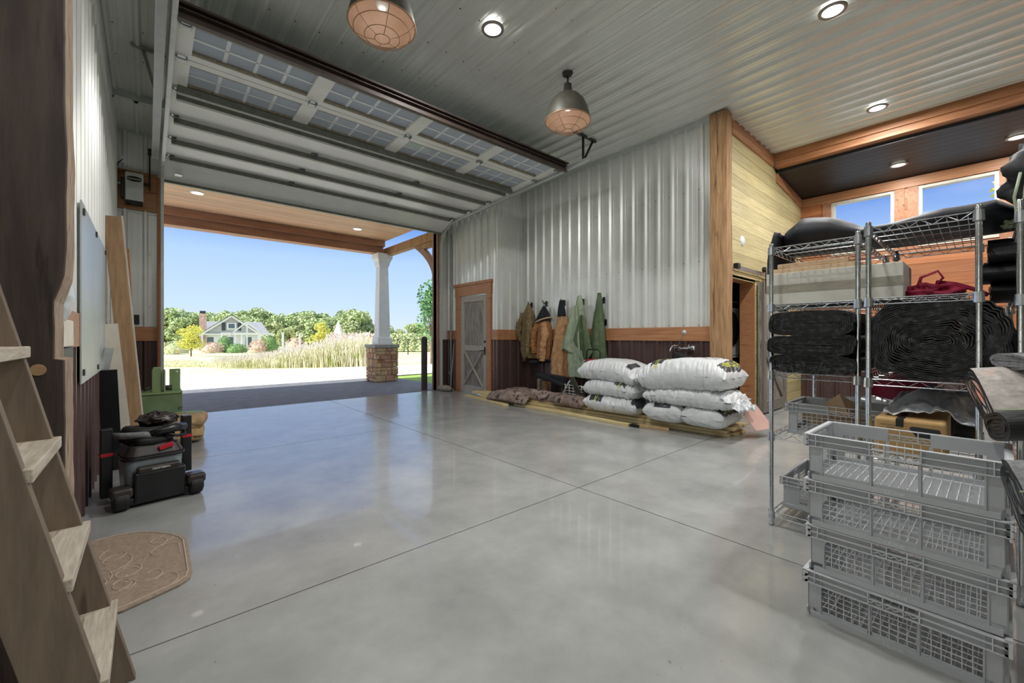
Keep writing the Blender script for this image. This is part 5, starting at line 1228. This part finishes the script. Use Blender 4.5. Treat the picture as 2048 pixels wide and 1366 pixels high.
# right edge: folded cloths on and in front of the right shelving
GR = 'folded cloths at the right edge'
spiral('folded_ground_cover', 'lower dark fold on the right shelving beside the chrome post', (3.75, -.03, 1.485), (0,-1,0), (1,0,0), .5, .24, .05, 5, 'black_fabric', seed=11, grp=GF, wob=.012)
spiral('folded_ground_cover', 'upper dark fold on the right shelving below the clerestory window', (3.72, .0, 1.60), (0,-1,0), (1,0,.1), .5, .24, .06, 5, 'black_fabric', seed=12, grp=GF, wob=.012)
spiral('folded_ground_cover', 'topmost curled fold on the right shelving', (3.70, -.02, 1.725), (0,-1,0), (1,0,.25), .5, .22, .06, 5, 'black_fabric', seed=13, grp=GF, wob=.016)
crumple('wrapped_bundle', 'dark plastic wrapped bundle with green net at the top right edge', (3.45, -.27, 2.04), (.26, .19, .20), 'black_fabric', 9, 'bundle', .3)
mb = MB(); mb.tube([(3.15,-.12,2.02),(3.12,-.10,1.9),(3.13,-.11,1.8),(3.10,-.12,1.7),(3.12,-.13,1.62)], .006, 6); mb.tube([(3.16,-.14,2.02),(3.10,-.13,1.9),(3.12,-.12,1.75)], .005, 6)
tag(mb.build('green_twine', 'coat_green', smooth=True), 'loose green twine hanging by the right chrome post', 'twine')
crumple('net_bundle', 'bit of green netting between the black case and the dark folds', (3.6, -.10, 1.86), (.05, .03, .03), 'coat_green', 3, 'netting', .5, 24)
spiral('folded_felt', 'grey felt roll at the right frame edge above the pale folded cloth', (2.72, -.075, 1.125), (.35,-1,.05), (1,.3,0), .5, .16, .035, 3, 'grey_fabric', seed=15, grp=GR, edge='grey_fabric', wob=.004)
spiral('folded_cloth', 'pale cloth folded around black fabric layers beside the silver tarp', (2.66, .005, .955), (.25,-1,.12), (.8,.2,.62), .6, .17, .085, 5, 'pale_fabric', seed=16, grp=GR, edge='fabric_edge', wob=.006)
def stripes(o, C0, A, U, L, a, b):
    pass
s1 = spiral('woven_ground_cover', 'black woven ground cover with green stripes above the crate stack', (2.42, -.035, .885), (.22,-1,.22), (1,.2,-.25), .6, .15, .055, 4, 'black_fabric', seed=17, grp=GR, wob=.004)
s2 = spiral('woven_ground_cover', 'rolled black and grey woven cloth hanging in front of the crate corner', (1.95, -.065, .745), (.25,-1,.1), (.55,.1,.75), .6, .115, .07, 4, 'grey_fabric', seed=18, grp=GR, wob=.006)
for o, z0, pts in ((s1, 0, [(2.30,-.03,.965),(2.36,-.2,.985),(2.42,-.4,1.02)]), (s2, 0, [(1.86,-.07,.79),(1.90,-.2,.82),(1.96,-.4,.85)])):
    mb = MB(); mb.tube(pts, .0035, 5); mb.build('green_stripe', 'coat_green', o, smooth=True)
mb = MB(); mb.box(3.16, 3.17, -.5, -.13, 1.47, 1.75); mb.box(3.17, 3.3, -.5, -.13, 1.47, 1.48); tag(mb.build('dark_tub', 'clip_dark', bevel=.004), 'dark plastic tub behind the right chrome post', 'tub')
mb = MB(); mb.box(3.9, 4.05, -.45, -.13, 1.425, 1.44); mb.box(3.55, 3.95, -.5, -.16, 1.007, 1.22); tag(mb.build('cardboard_box', 'cardboard', bevel=.004), 'small brown carton deep on the right shelving', 'box')
# ------------------------------------------------------------------ porch
mb = MB()
for i in range(35):
    y0 = 8.52 + i * .09
    mb.box(-12.0, 5.0, y0, y0 + .080, 3.90, 3.92)
mb.box(-12.0, 5.02, 8.5, 11.8, 3.925, 4.1)
struct(mb, 'ceiling_porch', 'porch_boards', 'tongue and groove wooden porch ceiling', keep=True)
for x, y, l in [(.70, 9.60, 'round porch soffit light at the left'), (3.9, 10.2, 'round porch soffit light at the right')]:
    t = thing('porch_light', l, 'ceiling light', (x, y, 3.9), 0, 'porch soffit lights')
    mb = MB(); mb.lathe([(0, 3.888), (.09, 3.888)], (x, y, 0), 28); mb.build('lens', 'lens', t)
    mb = MB(); mb.lathe([(.09, 3.886), (.11, 3.89), (.115, 3.90)], (x, y, 0), 28); mb.build('trim_ring', 'white_paint', t)
mb = MB(); mb.box(-12, 4.98, 11.12, 11.26, 3.56, 3.90); mb.box(-12, 4.98, 11.00, 11.12, 3.74, 3.90); mb.box(-12, 5.0, 11.26, 11.42, 3.56, 3.9)
tag(mb.build('porch_beam', 'porch_dark', bevel=.006), 'long reddish brown beam carrying the front of the porch ceiling', 'beam')
mb = MB(); mb.box(5.06, 5.22, 8.5, 11.35, 3.52, 3.74)
tag(mb.build('porch_side_beam', 'timber_rough', bevel=.008), 'knotty side beam from the column back to the building', 'beam')
# column on its stone pier
c = thing('porch_column', 'white tapered column on a brown stone pier', 'column', (4.98, 11.2, 0)); cx, cy = 4.98, 11.2
def frust(mb, r0, r1, z0, z1):
    mb.add([(cx-r0,cy-r0,z0),(cx+r0,cy-r0,z0),(cx+r0,cy+r0,z0),(cx-r0,cy+r0,z0),(cx-r1,cy-r1,z1),(cx+r1,cy-r1,z1),(cx+r1,cy+r1,z1),(cx-r1,cy+r1,z1)], [(0,3,2,1),(4,5,6,7),(0,1,5,4),(1,2,6,5),(2,3,7,6),(3,0,4,7)])
mb = MB(); frust(mb, .165, .125, 1.22, 3.22); mb.build('shaft', 'white_paint', c, bevel=.006)
mb = MB(); frust(mb, .205, .205, 1.02, 1.20); frust(mb, .205, .165, 1.20, 1.23); mb.build('base_block', 'white_paint', c, bevel=.004)
mb = MB(); frust(mb, .14, .15, 3.20, 3.26); frust(mb, .155, .165, 3.26, 3.32); frust(mb, .165, .205, 3.32, 3.42); frust(mb, .215, .215, 3.42, 3.56); mb.build('capital', 'white_paint', c, bevel=.006)
mb = MB(); mb.box(cx-.36, cx+.36, cy-.36, cy+.36, .93, 1.02); mb.build('cap_stone', 'stone_cap', c, bevel=.012)
mb = MB(); mb.box(cx-.30, cx+.30, cy-.30, cy+.30, 0, .93); pier = mb.build('pier', 'mortar', c)
rnd = random.Random(5)
for face in range(4):
    z = .0
    while z < .9:
        h = min(rnd.choice([.09, .13, .17, .22]), .93 - z); a = -.33
        while a < .32:
            w = min(rnd.uniform(.12, .34), .33 - a)
            if w > .03 and h > .02:
                dpt = rnd.uniform(.018, .035); s = MB(); x0, x1 = a + .006, a + w - .004
                if face == 0: s.box(cx+x0, cx+x1, cy-.30-dpt, cy-.298, z+.006, z+h-.004)
                if face == 1: s.box(cx-.30-dpt, cx-.298, cy+x0, cy+x1, z+.006, z+h-.004)
                if face == 2: s.box(cx+.298, cx+.30+dpt, cy+x0, cy+x1, z+.006, z+h-.004)
                if face == 3: s.box(cx+x0, cx+x1, cy+.298, cy+.30+dpt, z+.006, z+h-.004)
                if face < 3: s.build('stone', rnd.choice(['stone_a', 'stone_b', 'stone_a']), pier, bevel=.012)
            a += w
        z += h
# post and curved brace at the right jamb, outside
mb = MB(); mb.box(5.09, 5.24, 8.50, 8.66, 0, 3.52); b = tag(mb.build('porch_post', 'porch_post', bevel=.006), 'brown timber post outside the right door jamb with a curved brace', 'post')
mb = MB(); pts = []
for i in range(13):
    t = i / 12; a = t * math.pi / 2; pts.append((8.66 + .02 + (1 - math.cos(a)) * .95 - .0, 2.62 + math.sin(a) * .90))
pts = [(8.66 + .92 * t ** 1.6, 2.55 + .95 * t ** .8) for t in [i / 12 for i in range(13)]]
out = [(y, z) for y, z in pts]; inn = [(y - .05 + .0, z + .16) for y, z in pts if z + .16 < 3.52]
inn = [(max(8.66, y), z) for y, z in inn]
mb.prism(out + [(9.45, 3.52)] + inn[::-1], lambda a_, b_, d_: (d_, a_, b_), 5.11, 5.21); mb.build('curved_brace', 'porch_post', b)
mb = MB(); mb.box(5.09, 5.21, 8.66, 9.35, 3.40, 3.52); mb.build('corbel', 'timber_rough', b, bevel=.01)
mb = MB(); mb.lathe([(0,0),(.07,0),(.07,1.17),(.062,1.215),(.035,1.235),(0,1.24)], (4.86, 8.62, 0), 28); tag(mb.build('bollard', 'bollard', auto=40), 'dark steel bollard just outside the right side of the opening', 'bollard')

# ------------------------------------------------------------------ ground outside
mb = MB(); mb.box(-12.5, 5.7, YD + .002, 12.25, -.2, -.006); struct(mb, 'driveway_apron', 'apron', 'shaded broom finished concrete apron under the porch', keep=True)
mb = MB(); vs = []; nx, ny = 60, 60
def terr(x, y):
    D = x * SN + y * CS; return gz(D) if D > 0 else -.02
Ys = [12.2 + (i / 59) ** 2.2 * 400 for i in range(60)]; Xs = [-260 + 620 * (.5 + .5 * (2*i/59-1) ** 3) for i in range(60)]
Ys = [8.36, 9, 10, 11] + Ys
def ter2(x, y): return terr(x, y) - .03
mb.add([(x, y, ter2(x, y)) for x in Xs for y in Ys], [(i*len(Ys)+j, (i+1)*len(Ys)+j, (i+1)*len(Ys)+j+1, i*len(Ys)+j+1) for i in range(len(Xs)-1) for j in range(len(Ys)-1)])
struct(mb, 'lawn', 'lawn', 'pale dry lawn beyond the gravel drive', keep=True)
mb = MB(); xx = [-8 + i * .6 for i in range(70)]; vs = []
for i, x in enumerate(xx):
    y0 = 12.24 + (.0 if x < 5.6 else .35) + .10 * nz3(x * .8, 0, 0) * (1 if x > 5.6 else .1); y1 = 17.4 + .25 * nz3(x * .4, 3, 0) + .02 * x
    for j in range(6): y = y0 + (y1 - y0) * j / 5; vs.append((x, y, terr(x, y) + .004))
mb.add(vs, [(i*6+j, (i+1)*6+j, (i+1)*6+j+1, i*6+j+1) for i in range(len(xx)-1) for j in range(5)]); struct(mb, 'gravel_drive', 'gravel', 'bright white gravel drive across the front', keep=True)
mb = MB(); mb.add([(5.7, 8.4, -.008), (14, 8.4, -.008), (14, 12.5, -.008), (5.7, 12.2, -.008)], [(0,1,2,3)]); struct(mb, 'grass_verge', 'lawn_green', 'green grass verge right of the apron', keep=True)

# ------------------------------------------------------------------ planting
def leaves(mb, c, r, n, size, rnd, flat=0.0, shell=.55):
    c = Vector(c)
    for i in range(n):
        d = Vector((rnd.gauss(0,1), rnd.gauss(0,1), rnd.gauss(0,1))).normalized() * (shell + (1 - shell) * rnd.random() ** .5)
        p = c + Vector((d.x * r[0], d.y * r[1], d.z * r[2])); a = Vector((rnd.gauss(0,1), rnd.gauss(0,1), rnd.gauss(0,.6))).normalized(); b = a.orthogonal().normalized()
        b = Matrix.Rotation(rnd.random() * 6.28, 3, a) @ b; s = size * rnd.uniform(.6, 1.3)
        mb.add([p - a*s*.5, p + b*s*.35, p + a*s*.5, p - b*s*.35], [(0,1,2,3)])
def tree_proto(name, label, h, rad, m, seed, loc, n=1500, size=.28, blobs=9, cat='tree', group=None, trunk=.12, base=.25):
    rnd = random.Random(seed); t = thing(name, label, cat, loc, 0, group); o = Vector(loc)
    mb = MB(); mb.tube([o + Vector((0,0,-.1)), o + Vector((.05*h*.1, 0, h*.35)), o + Vector((0, .03*h, h*.8))], [trunk, trunk*.7, trunk*.25], 8)
    for k in range(5):
        a = rnd.random() * 6.28; mb.tube([o + Vector((0,0,h*rnd.uniform(base*.5, base+.2))), o + Vector((rad*.6*math.cos(a), rad*.6*math.sin(a), h*rnd.uniform(.55,.8)))], [trunk*.5, trunk*.12], 6)
    mb.build('trunk', 'bark', t)
    mb = MB()
    for k in range(blobs):
        a = rnd.random() * 6.28; q = rnd.random() ** .6 * rad * .62; z = h * (base + (1 - base) * rnd.uniform(.18, .85)); rr = rad * rnd.uniform(.38, .6) * (1.1 - .5 * (z / h - base))
        leaves(mb, o + Vector((q * math.cos(a), q * math.sin(a), z)), (rr, rr, rr * .8 * h / (rad * 2.2)), n // blobs, size, rnd)
    mb.build('foliage', m, t); return t
protos = []
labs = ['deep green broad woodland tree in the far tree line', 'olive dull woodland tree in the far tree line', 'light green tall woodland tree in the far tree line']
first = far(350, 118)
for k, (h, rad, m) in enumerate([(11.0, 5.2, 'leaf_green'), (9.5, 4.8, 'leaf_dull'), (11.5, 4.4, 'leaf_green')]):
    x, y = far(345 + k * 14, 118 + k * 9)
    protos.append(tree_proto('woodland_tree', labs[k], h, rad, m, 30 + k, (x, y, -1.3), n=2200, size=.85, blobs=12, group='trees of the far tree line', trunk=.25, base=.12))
rnd = random.Random(77)
def wl(u):   # where along the tree line
    s = 'behind the white gabled house' if 405 < u < 560 else 'left of the white gabled house' if u <= 405 else 'right of the white gabled house' if u < 735 else 'right of the porch column'
    return s
kinds = ['broad green woodland tree', 'dull olive woodland tree', 'slim green woodland tree']
u = 215; k = 0
while u < 975:
    for row in range(2):
        D = rnd.uniform(112, 124) if row == 0 else rnd.uniform(138, 152)
        p = rnd.randrange(3); x, y = far(u + rnd.uniform(-6, 6), D)
        sc = rnd.uniform(.72, .95) * (1.0 if row == 0 else 1.18) * (1.0 if u < 735 else .62)
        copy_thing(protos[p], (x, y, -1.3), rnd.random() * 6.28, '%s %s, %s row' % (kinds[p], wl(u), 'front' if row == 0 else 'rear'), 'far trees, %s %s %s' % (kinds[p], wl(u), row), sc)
    u += rnd.uniform(13, 19)
def at(u, D, z=None): x, y = far(u, D); return (x, y, gz(D) if z is None else z)
# yellow tree on the lawn, second yellow tree
t = tree_proto('ornamental_tree', 'small round yellow green tree on the lawn left of the house', 2.6, 1.4, 'leaf_yellow', 3, at(382, 34.6), n=2600, size=.13, blobs=10, trunk=.06, base=.22)
t = tree_proto('ornamental_tree', 'golden yellow conical tree behind the tall grasses', 4.4, 1.7, 'leaf_yellow', 8, at(638, 52), n=2600, size=.17, blobs=10, trunk=.06, base=.08)
t = tree_proto('ornamental_tree', 'pale green small tree right of the house gable', 3.6, 1.6, 'leaf_dull', 9, at(566, 62), n=1800, size=.25, blobs=9, trunk=.08, base=.1)
# nearer leafy tree by the right jamb
t = tree_proto('young_tree', 'dark leafy young tree seen beside the right door jamb', 4.2, .95, 'leaf_near', 12, at(862, 20.5), n=2600, size=.13, blobs=12, trunk=.05, base=.28)
# clipped and loose shrubs
def shrub(label, u, D, w, h, m, seed, n=700, size=.12, cat='shrub', cone=True, group=None):
    rnd = random.Random(seed); c = Vector(at(u, D)); mb = MB()
    for i in range(n):
        tt = rnd.random() ** .8; a = rnd.random() * 6.28; rr = w / 2 * ((1 - tt ** 1.7) ** .6 if cone else math.sin(math.pi * min(1, .2 + tt * .8)) ** .5 ) * rnd.uniform(.82, 1.02)
        p = c + Vector((rr * math.cos(a), rr * math.sin(a), h * tt)); q = Vector((rnd.gauss(0,1), rnd.gauss(0,1), rnd.gauss(0,1))).normalized(); b2 = q.orthogonal().normalized(); s = size * rnd.uniform(.6, 1.3)
        mb.add([p - q*s*.5, p + b2*s*.4, p + q*s*.5, p - b2*s*.4], [(0,1,2,3)])
    mb.lathe([(w*.02, 0), (w*.42, h*.05), (w*.40, h*.35), (w*.25, h*.7), (.01, h*.93)], c, 14)
    return tag(mb.build('shrub', m), label, cat, group)
shrub('dark clipped conical shrub in front of the house gable', 450, 52, 2.3, 2.1, 'leaf_dark', 1)
shrub('dark clipped conical shrub at the right end of the white trusses', 541, 52, 2.1, 2.15, 'leaf_dark', 2)
shrub('low spreading green shrub right of the first conical shrub', 473, 51, 2.6, 1.1, 'leaf_dark', 3, cone=False)
shrub('reddish green flowering shrub between the conical shrubs', 517, 51, 2.2, 1.6, 'bloom_pink', 4, cone=False)
shrub('low pale shrub at the left edge of the lawn', 352, 44, 2.6, 1.4, 'leaf_dull', 5, cone=False)
shrub('pinkish dried flower clump under the porch corner of the house', 425, 50, 2.6, 1.3, 'bloom_pink', 6, cone=False)
shrub('green flower bush behind the first white fence post', 590, 50, 2.4, 1.9, 'bloom_pink', 7, cone=False)
for i, uu in enumerate([668, 686, 704, 722, 738]):
    shrub('%s rusty pink hydrangea bush behind the tall grasses' % ['leftmost', 'second', 'third', 'fourth', 'rightmost'][i], uu, 44, 1.7, 2.25, 'bloom_pink', 20 + i, cone=False, group='hydrangea row')
for i, uu in enumerate([786, 806, 826, 846]):
    shrub('%s pale field bush behind the wire fence right of the column' % ['leftmost', 'second', 'third', 'rightmost'][i], uu, 60, 4.2, 2.6, 'leaf_dull', 30 + i, n=900, size=.3, cone=False, group='field bushes right of the column')
# tall ornamental grass bed
rnd = random.Random(2)
mb = MB(); pl = MB()
for i in range(9000):
    f = rnd.random() ** .75; uu = 428 + 306 * f + rnd.uniform(-6, 6); D = rnd.uniform(16.9, 20.5) + .6 * f; x, y = far(uu, D); z = gz(D) - .03
    h = (.32 + .98 * min(1, max(0, f * 1.12)) ** 1.7) * rnd.uniform(.5, 1.12); lean = rnd.uniform(0, .45) * h; a = rnd.random() * 6.28
    dx, dy = math.cos(a) * lean, math.sin(a) * lean; w = .011
    p0 = Vector((x, y, z)); p1 = Vector((x + dx*.35, y + dy*.35, z + h*.6)); p2 = Vector((x + dx, y + dy, z + h)); s = Vector((math.cos(a+1.57) * w, math.sin(a+1.57) * w, 0))
    mb.add([p0 - s, p0 + s, p1 + s, p1 - s, p2], [(0,1,2,3), (3,2,4)])
    if rnd.random() < .3: pl.tube([p2, p2 + Vector((dx*.12, dy*.12, .11))], [.016, .007], 4)
gr = tag(mb.build('ornamental_grass', 'reed'), 'long bed of tall feathery ornamental grass beyond the gravel drive', 'grass', kind='stuff')
pl.build('seed_plumes', 'plume', gr)['kind'] = 'stuff'
mb = MB()
for i in range(7000):
    uu = rnd.uniform(300, 760); D = 17.9 + rnd.random() ** 2 * 8; x, y = far(uu, D); z = gz(D) - .03; h = rnd.uniform(.02, .06); a = rnd.random() * 6.28
    s = Vector((math.cos(a) * .02, math.sin(a) * .02, 0)); p = Vector((x, y, z)); mb.add([p - s, p + s, p + Vector((rnd.uniform(-.04,.04), rnd.uniform(-.04,.04), h))], [(0,1,2)])
tag(mb.build('lawn_tufts', 'lawn'), 'short green grass tufts along the far edge of the drive', 'grass', kind='stuff')

# ------------------------------------------------------------------ garden house, trusses, fences
HX, HY = far(463, 80); HZ = gz(80)
hs = thing('garden_house', 'white gabled cottage with dark shutters and a pink stone chimney', 'house', (HX, HY, HZ), R(-6)); HW = WM[hs.name]
def hp(mb, name, m, par=None, **kw): mb.v = [HW @ p for p in mb.v]; return mb.build(name, m, par or hs, **kw)
mb = MB(); mb.box(-4.6, 5.0, 0, 6, 0, 3.0); hp(mb, 'wall', 'house_wall')
mb = MB(); mb.prism([(-4.3, 3.25), (4.3, 3.25), (0, 6.45)], lambda a, b, d: (a, d, b), -.6, -.2); hp(mb, 'gable_wall', 'house_shingle')
mb = MB()
for s in (-1, 1):
    mb.bar((s*5.0, -.3, 2.95), (0, -.3, 6.72), 1.4, .16, up=(0,0,1))
hp(mb, 'gable_roof', 'house_roof')
mb = MB()
for s in (-1, 1): mb.bar((s*5.0, -1.0, 2.8), (0, -1.0, 6.55), .1, .34, up=(0,0,1))
mb.box(-4.5, 4.6, -1.0, -.9, 2.95, 3.2); hp(mb, 'barge_boards', 'white_paint')
mb = MB()
for s in (-1, 1): mb.bar((s*5.05, -1.06, 3.0), (0, -1.06, 6.78), .1, .08, up=(0,0,1))
hp(mb, 'drip_edge', 'house_trim_dark')
mb = MB(); mb.add([(-5.6,-.4,2.95),(6.4,-.4,2.95),(5.2,3,5.6),(-4.3,3,5.6)], [(0,1,2,3)]); mb.add([(-5.6,6.4,2.95),(6.4,6.4,2.95),(5.2,3,5.6),(-4.3,3,5.6)], [(3,2,1,0)]); mb.add([(-5.6,-.4,2.95),(-5.6,6.4,2.95),(-4.3,3,5.6)],[(0,2,1)]); mb.add([(6.4,-.4,2.95),(6.4,6.4,2.95),(5.2,3,5.6)],[(0,1,2)]); hp(mb, 'main_roof', 'house_roof')
mb = MB(); mb.box(-.75, .75, -.72, -.6, 4.0, 5.25); wf = hp(mb, 'window_frame', 'white_paint')
mb = MB(); mb.box(-.5, .5, -.76, -.72, 4.2, 5.05); hp(mb, 'window_pane', 'house_glass', wf)
for s in (-1, 1):
    mb = MB(); mb.box(s*.95, s*1.55, -.68, -.6, 3.75, 5.25); hp(mb, 'shutter', 'shutter')
mb = MB(); mb.box(-5.0, -3.9, -.3, .8, 0, 6.9); ch = hp(mb, 'chimney', 'brick_pink')
mb = MB(); mb.box(-4.9, -4.0, -.2, .7, 6.9, 7.4); hp(mb, 'chimney_cap', 'house_trim_dark', ch)
for x in (-4.55, -1.0, 1.6, 4.6):
    mb = MB(); mb.box(x-.16, x+.16, -.95, -.63, 0, 2.95); hp(mb, 'porch_column', 'white_paint')
for x in (-3.3, -.2, 2.8):
    mb = MB(); mb.box(x-.5, x+.5, -.03, 0, .6, 2.5); hp(mb, 'porch_window', 'house_glass')
# white truss frames of the arbour
ax, ay = far(494, 60); ar = thing('garden_arbour', 'white timber arbour of crossing trusses in front of the cottage', 'arbour', (ax, ay, gz(60)), R(-4)); AW = WM[ar.name]
mb = MB(); mb.bar((-2.6,0,1.9),(0,0,4.3),.16,.16); mb.build
mb.bar((2.8,0,1.6),(0,0,4.3),.16,.16); mb.bar((-.0,0,0),(0,0,4.3),.18,.18); mb.v = [AW @ p for p in mb.v]; mb.build('truss', 'white_paint', ar)
mb = MB(); mb.box(-3.1, 3.3, -.08, .08, 2.55, 2.75); mb.box(-3.1, -2.9, -.1, .1, 0, 2.6); mb.box(3.0, 3.2, -.1, .1, 0, 2.6); mb.box(-1.5,-1.35,-.1,.1,0,2.6); mb.box(1.3,1.45,-.1,.1,0,2.6); mb.v = [AW @ p for p in mb.v]; mb.build('posts_and_beam', 'white_paint', ar)
mb = MB(); mb.bar((-1.5,-.1,1.1),(.9,-.1,-.05),.1,.1); mb.bar((1.9,-.1,1.2),(-.6,-.1,.0),.1,.1); mb.bar((-1.4,-.1,.0),(1.6,-.1,.05),.1,.1); mb.v = [AW @ p for p in mb.v]; mb.build('cross_braces', 'white_paint', ar)
for i, (uu, D, h) in enumerate([(566, 46, 2.35), (600, 48, 2.3), (655, 48, 2.2), (664, 46, 2.3), (574, 44, 1.2)]):
    p = at(uu, D); mb = MB(); mb.box(p[0]-.09, p[0]+.09, p[1]-.09, p[1]+.09, p[2]-.02, p[2]+h); mb.box(p[0]-.12, p[0]+.12, p[1]-.12, p[1]+.12, p[2]+h-.08, p[2]+h)
    tag(mb.build('fence_post', 'white_paint'), ['white garden post right of the second conical shrub', 'white garden post left of the golden tree', 'thin white garden post right of the golden tree', 'tall white garden post beside the hydrangea row', 'short white post below the first tall garden post'][i], 'fence post', 'white garden fence posts')
p = at(677, 56); mb = MB(); mb.lathe([(.85, 2.0), (.12, 4.0), (.0, 4.15)], p, 4); mb.box(p[0]-.5, p[0]+.5, p[1]-.5, p[1]+.5, p[2], p[2]+2.0); tag(mb.build('birdhouse_spire', 'white_paint'), 'white pyramid topped spire above the hydrangea bushes', 'spire')
fn = thing('wire_fence', 'dark wire mesh fence crossing the field right of the column', 'fence', at(820, 40))
pf = [at(uu, D) for uu, D in [(776, 41), (795, 41), (816, 40.5), (848, 40), (882, 39)]]
for q in pf: mb = MB(); mb.tube([q, (q[0], q[1], q[2] + 1.55)], .05, 6); mb.build('fence_post', 'bollard', fn)
mb = MB()
for a, b in zip(pf[:-1], pf[1:]):
    for hgt in (1.5, 1.0, .5, .1): mb.tube([(a[0], a[1], a[2]+hgt), (b[0], b[1], b[2]+hgt)], .015, 4)
mb.build('wire_rails', 'bollard', fn)
# tree outside the clerestory window
t = tree_proto('window_tree', 'yellow green treetop glimpsed through the right clerestory window', 8.2, 2.2, 'leaf_yellow', 44, (24.0, -1.6, -.2), n=900, size=.3, blobs=8, trunk=.12, base=.5)

# ------------------------------------------------------------------ sky and sun
w = bpy.data.worlds.new('World'); scn.world = w; w.use_nodes = True; N = w.node_tree.nodes; L = w.node_tree.links
bg = N['Background']; tc = N.new('ShaderNodeTexCoord'); sp = N.new('ShaderNodeSeparateXYZ'); L.new(tc.outputs['Generated'], sp.inputs[0])
cr = N.new('ShaderNodeValToRGB'); L.new(sp.outputs['Z'], cr.inputs['Fac']); e = cr.color_ramp.elements
e[0].position = 0.0; e[0].color = lin('c6d2e0'); e[1].position = 1.0; e[1].color = lin('c6d2e2')
for p_, c_ in ((.07, 'b3c9e4'), (.17, '9fbce6'), (.27, '4a7cca'), (.40, '3a70c8'), (.60, 'a6bcdc')): q = e.new(p_); q.color = lin(c_)
nzn = N.new('ShaderNodeTexNoise'); nzn.inputs['Scale'].default_value = 5.0; nzn.inputs['Detail'].default_value = 6; mp = N.new('ShaderNodeMapping'); mp.inputs['Scale'].default_value = (1, 1, 3.2); L.new(tc.outputs['Generated'], mp.inputs[0]); L.new(mp.outputs[0], nzn.inputs[0])
mr = N.new('ShaderNodeMapRange'); mr.inputs['From Min'].default_value = .46; mr.inputs['From Max'].default_value = .66; L.new(nzn.outputs['Fac'], mr.inputs['Value'])
m2 = N.new('ShaderNodeMapRange'); m2.inputs['From Min'].default_value = .22; m2.inputs['From Max'].default_value = .34; L.new(sp.outputs['Z'], m2.inputs['Value'])
mm = N.new('ShaderNodeMath'); mm.operation = 'MULTIPLY'; L.new(mr.outputs[0], mm.inputs[0]); L.new(m2.outputs[0], mm.inputs[1])
mx = N.new('ShaderNodeMix'); mx.data_type = 'RGBA'; L.new(mm.outputs[0], mx.inputs['Factor']); L.new(cr.outputs[0], mx.inputs['A']); mx.inputs['B'].default_value = lin('f2f6fb'); L.new(mx.outputs['Result'], bg.inputs['Color'])
bg.inputs['Strength'].default_value = SKY
sl = bpy.data.lights.new('sun', 'SUN'); sl.energy = SUN; sl.angle = R(.6); sl.color = (1, .96, .9)
so = bpy.data.objects.new('sun', sl); COL.objects.link(so)
d = Vector((.78, -.045, -.62)).normalized(); so.rotation_euler = d.to_track_quat('-Z', 'Y').to_euler(); so.location = (-10, 20, 20)
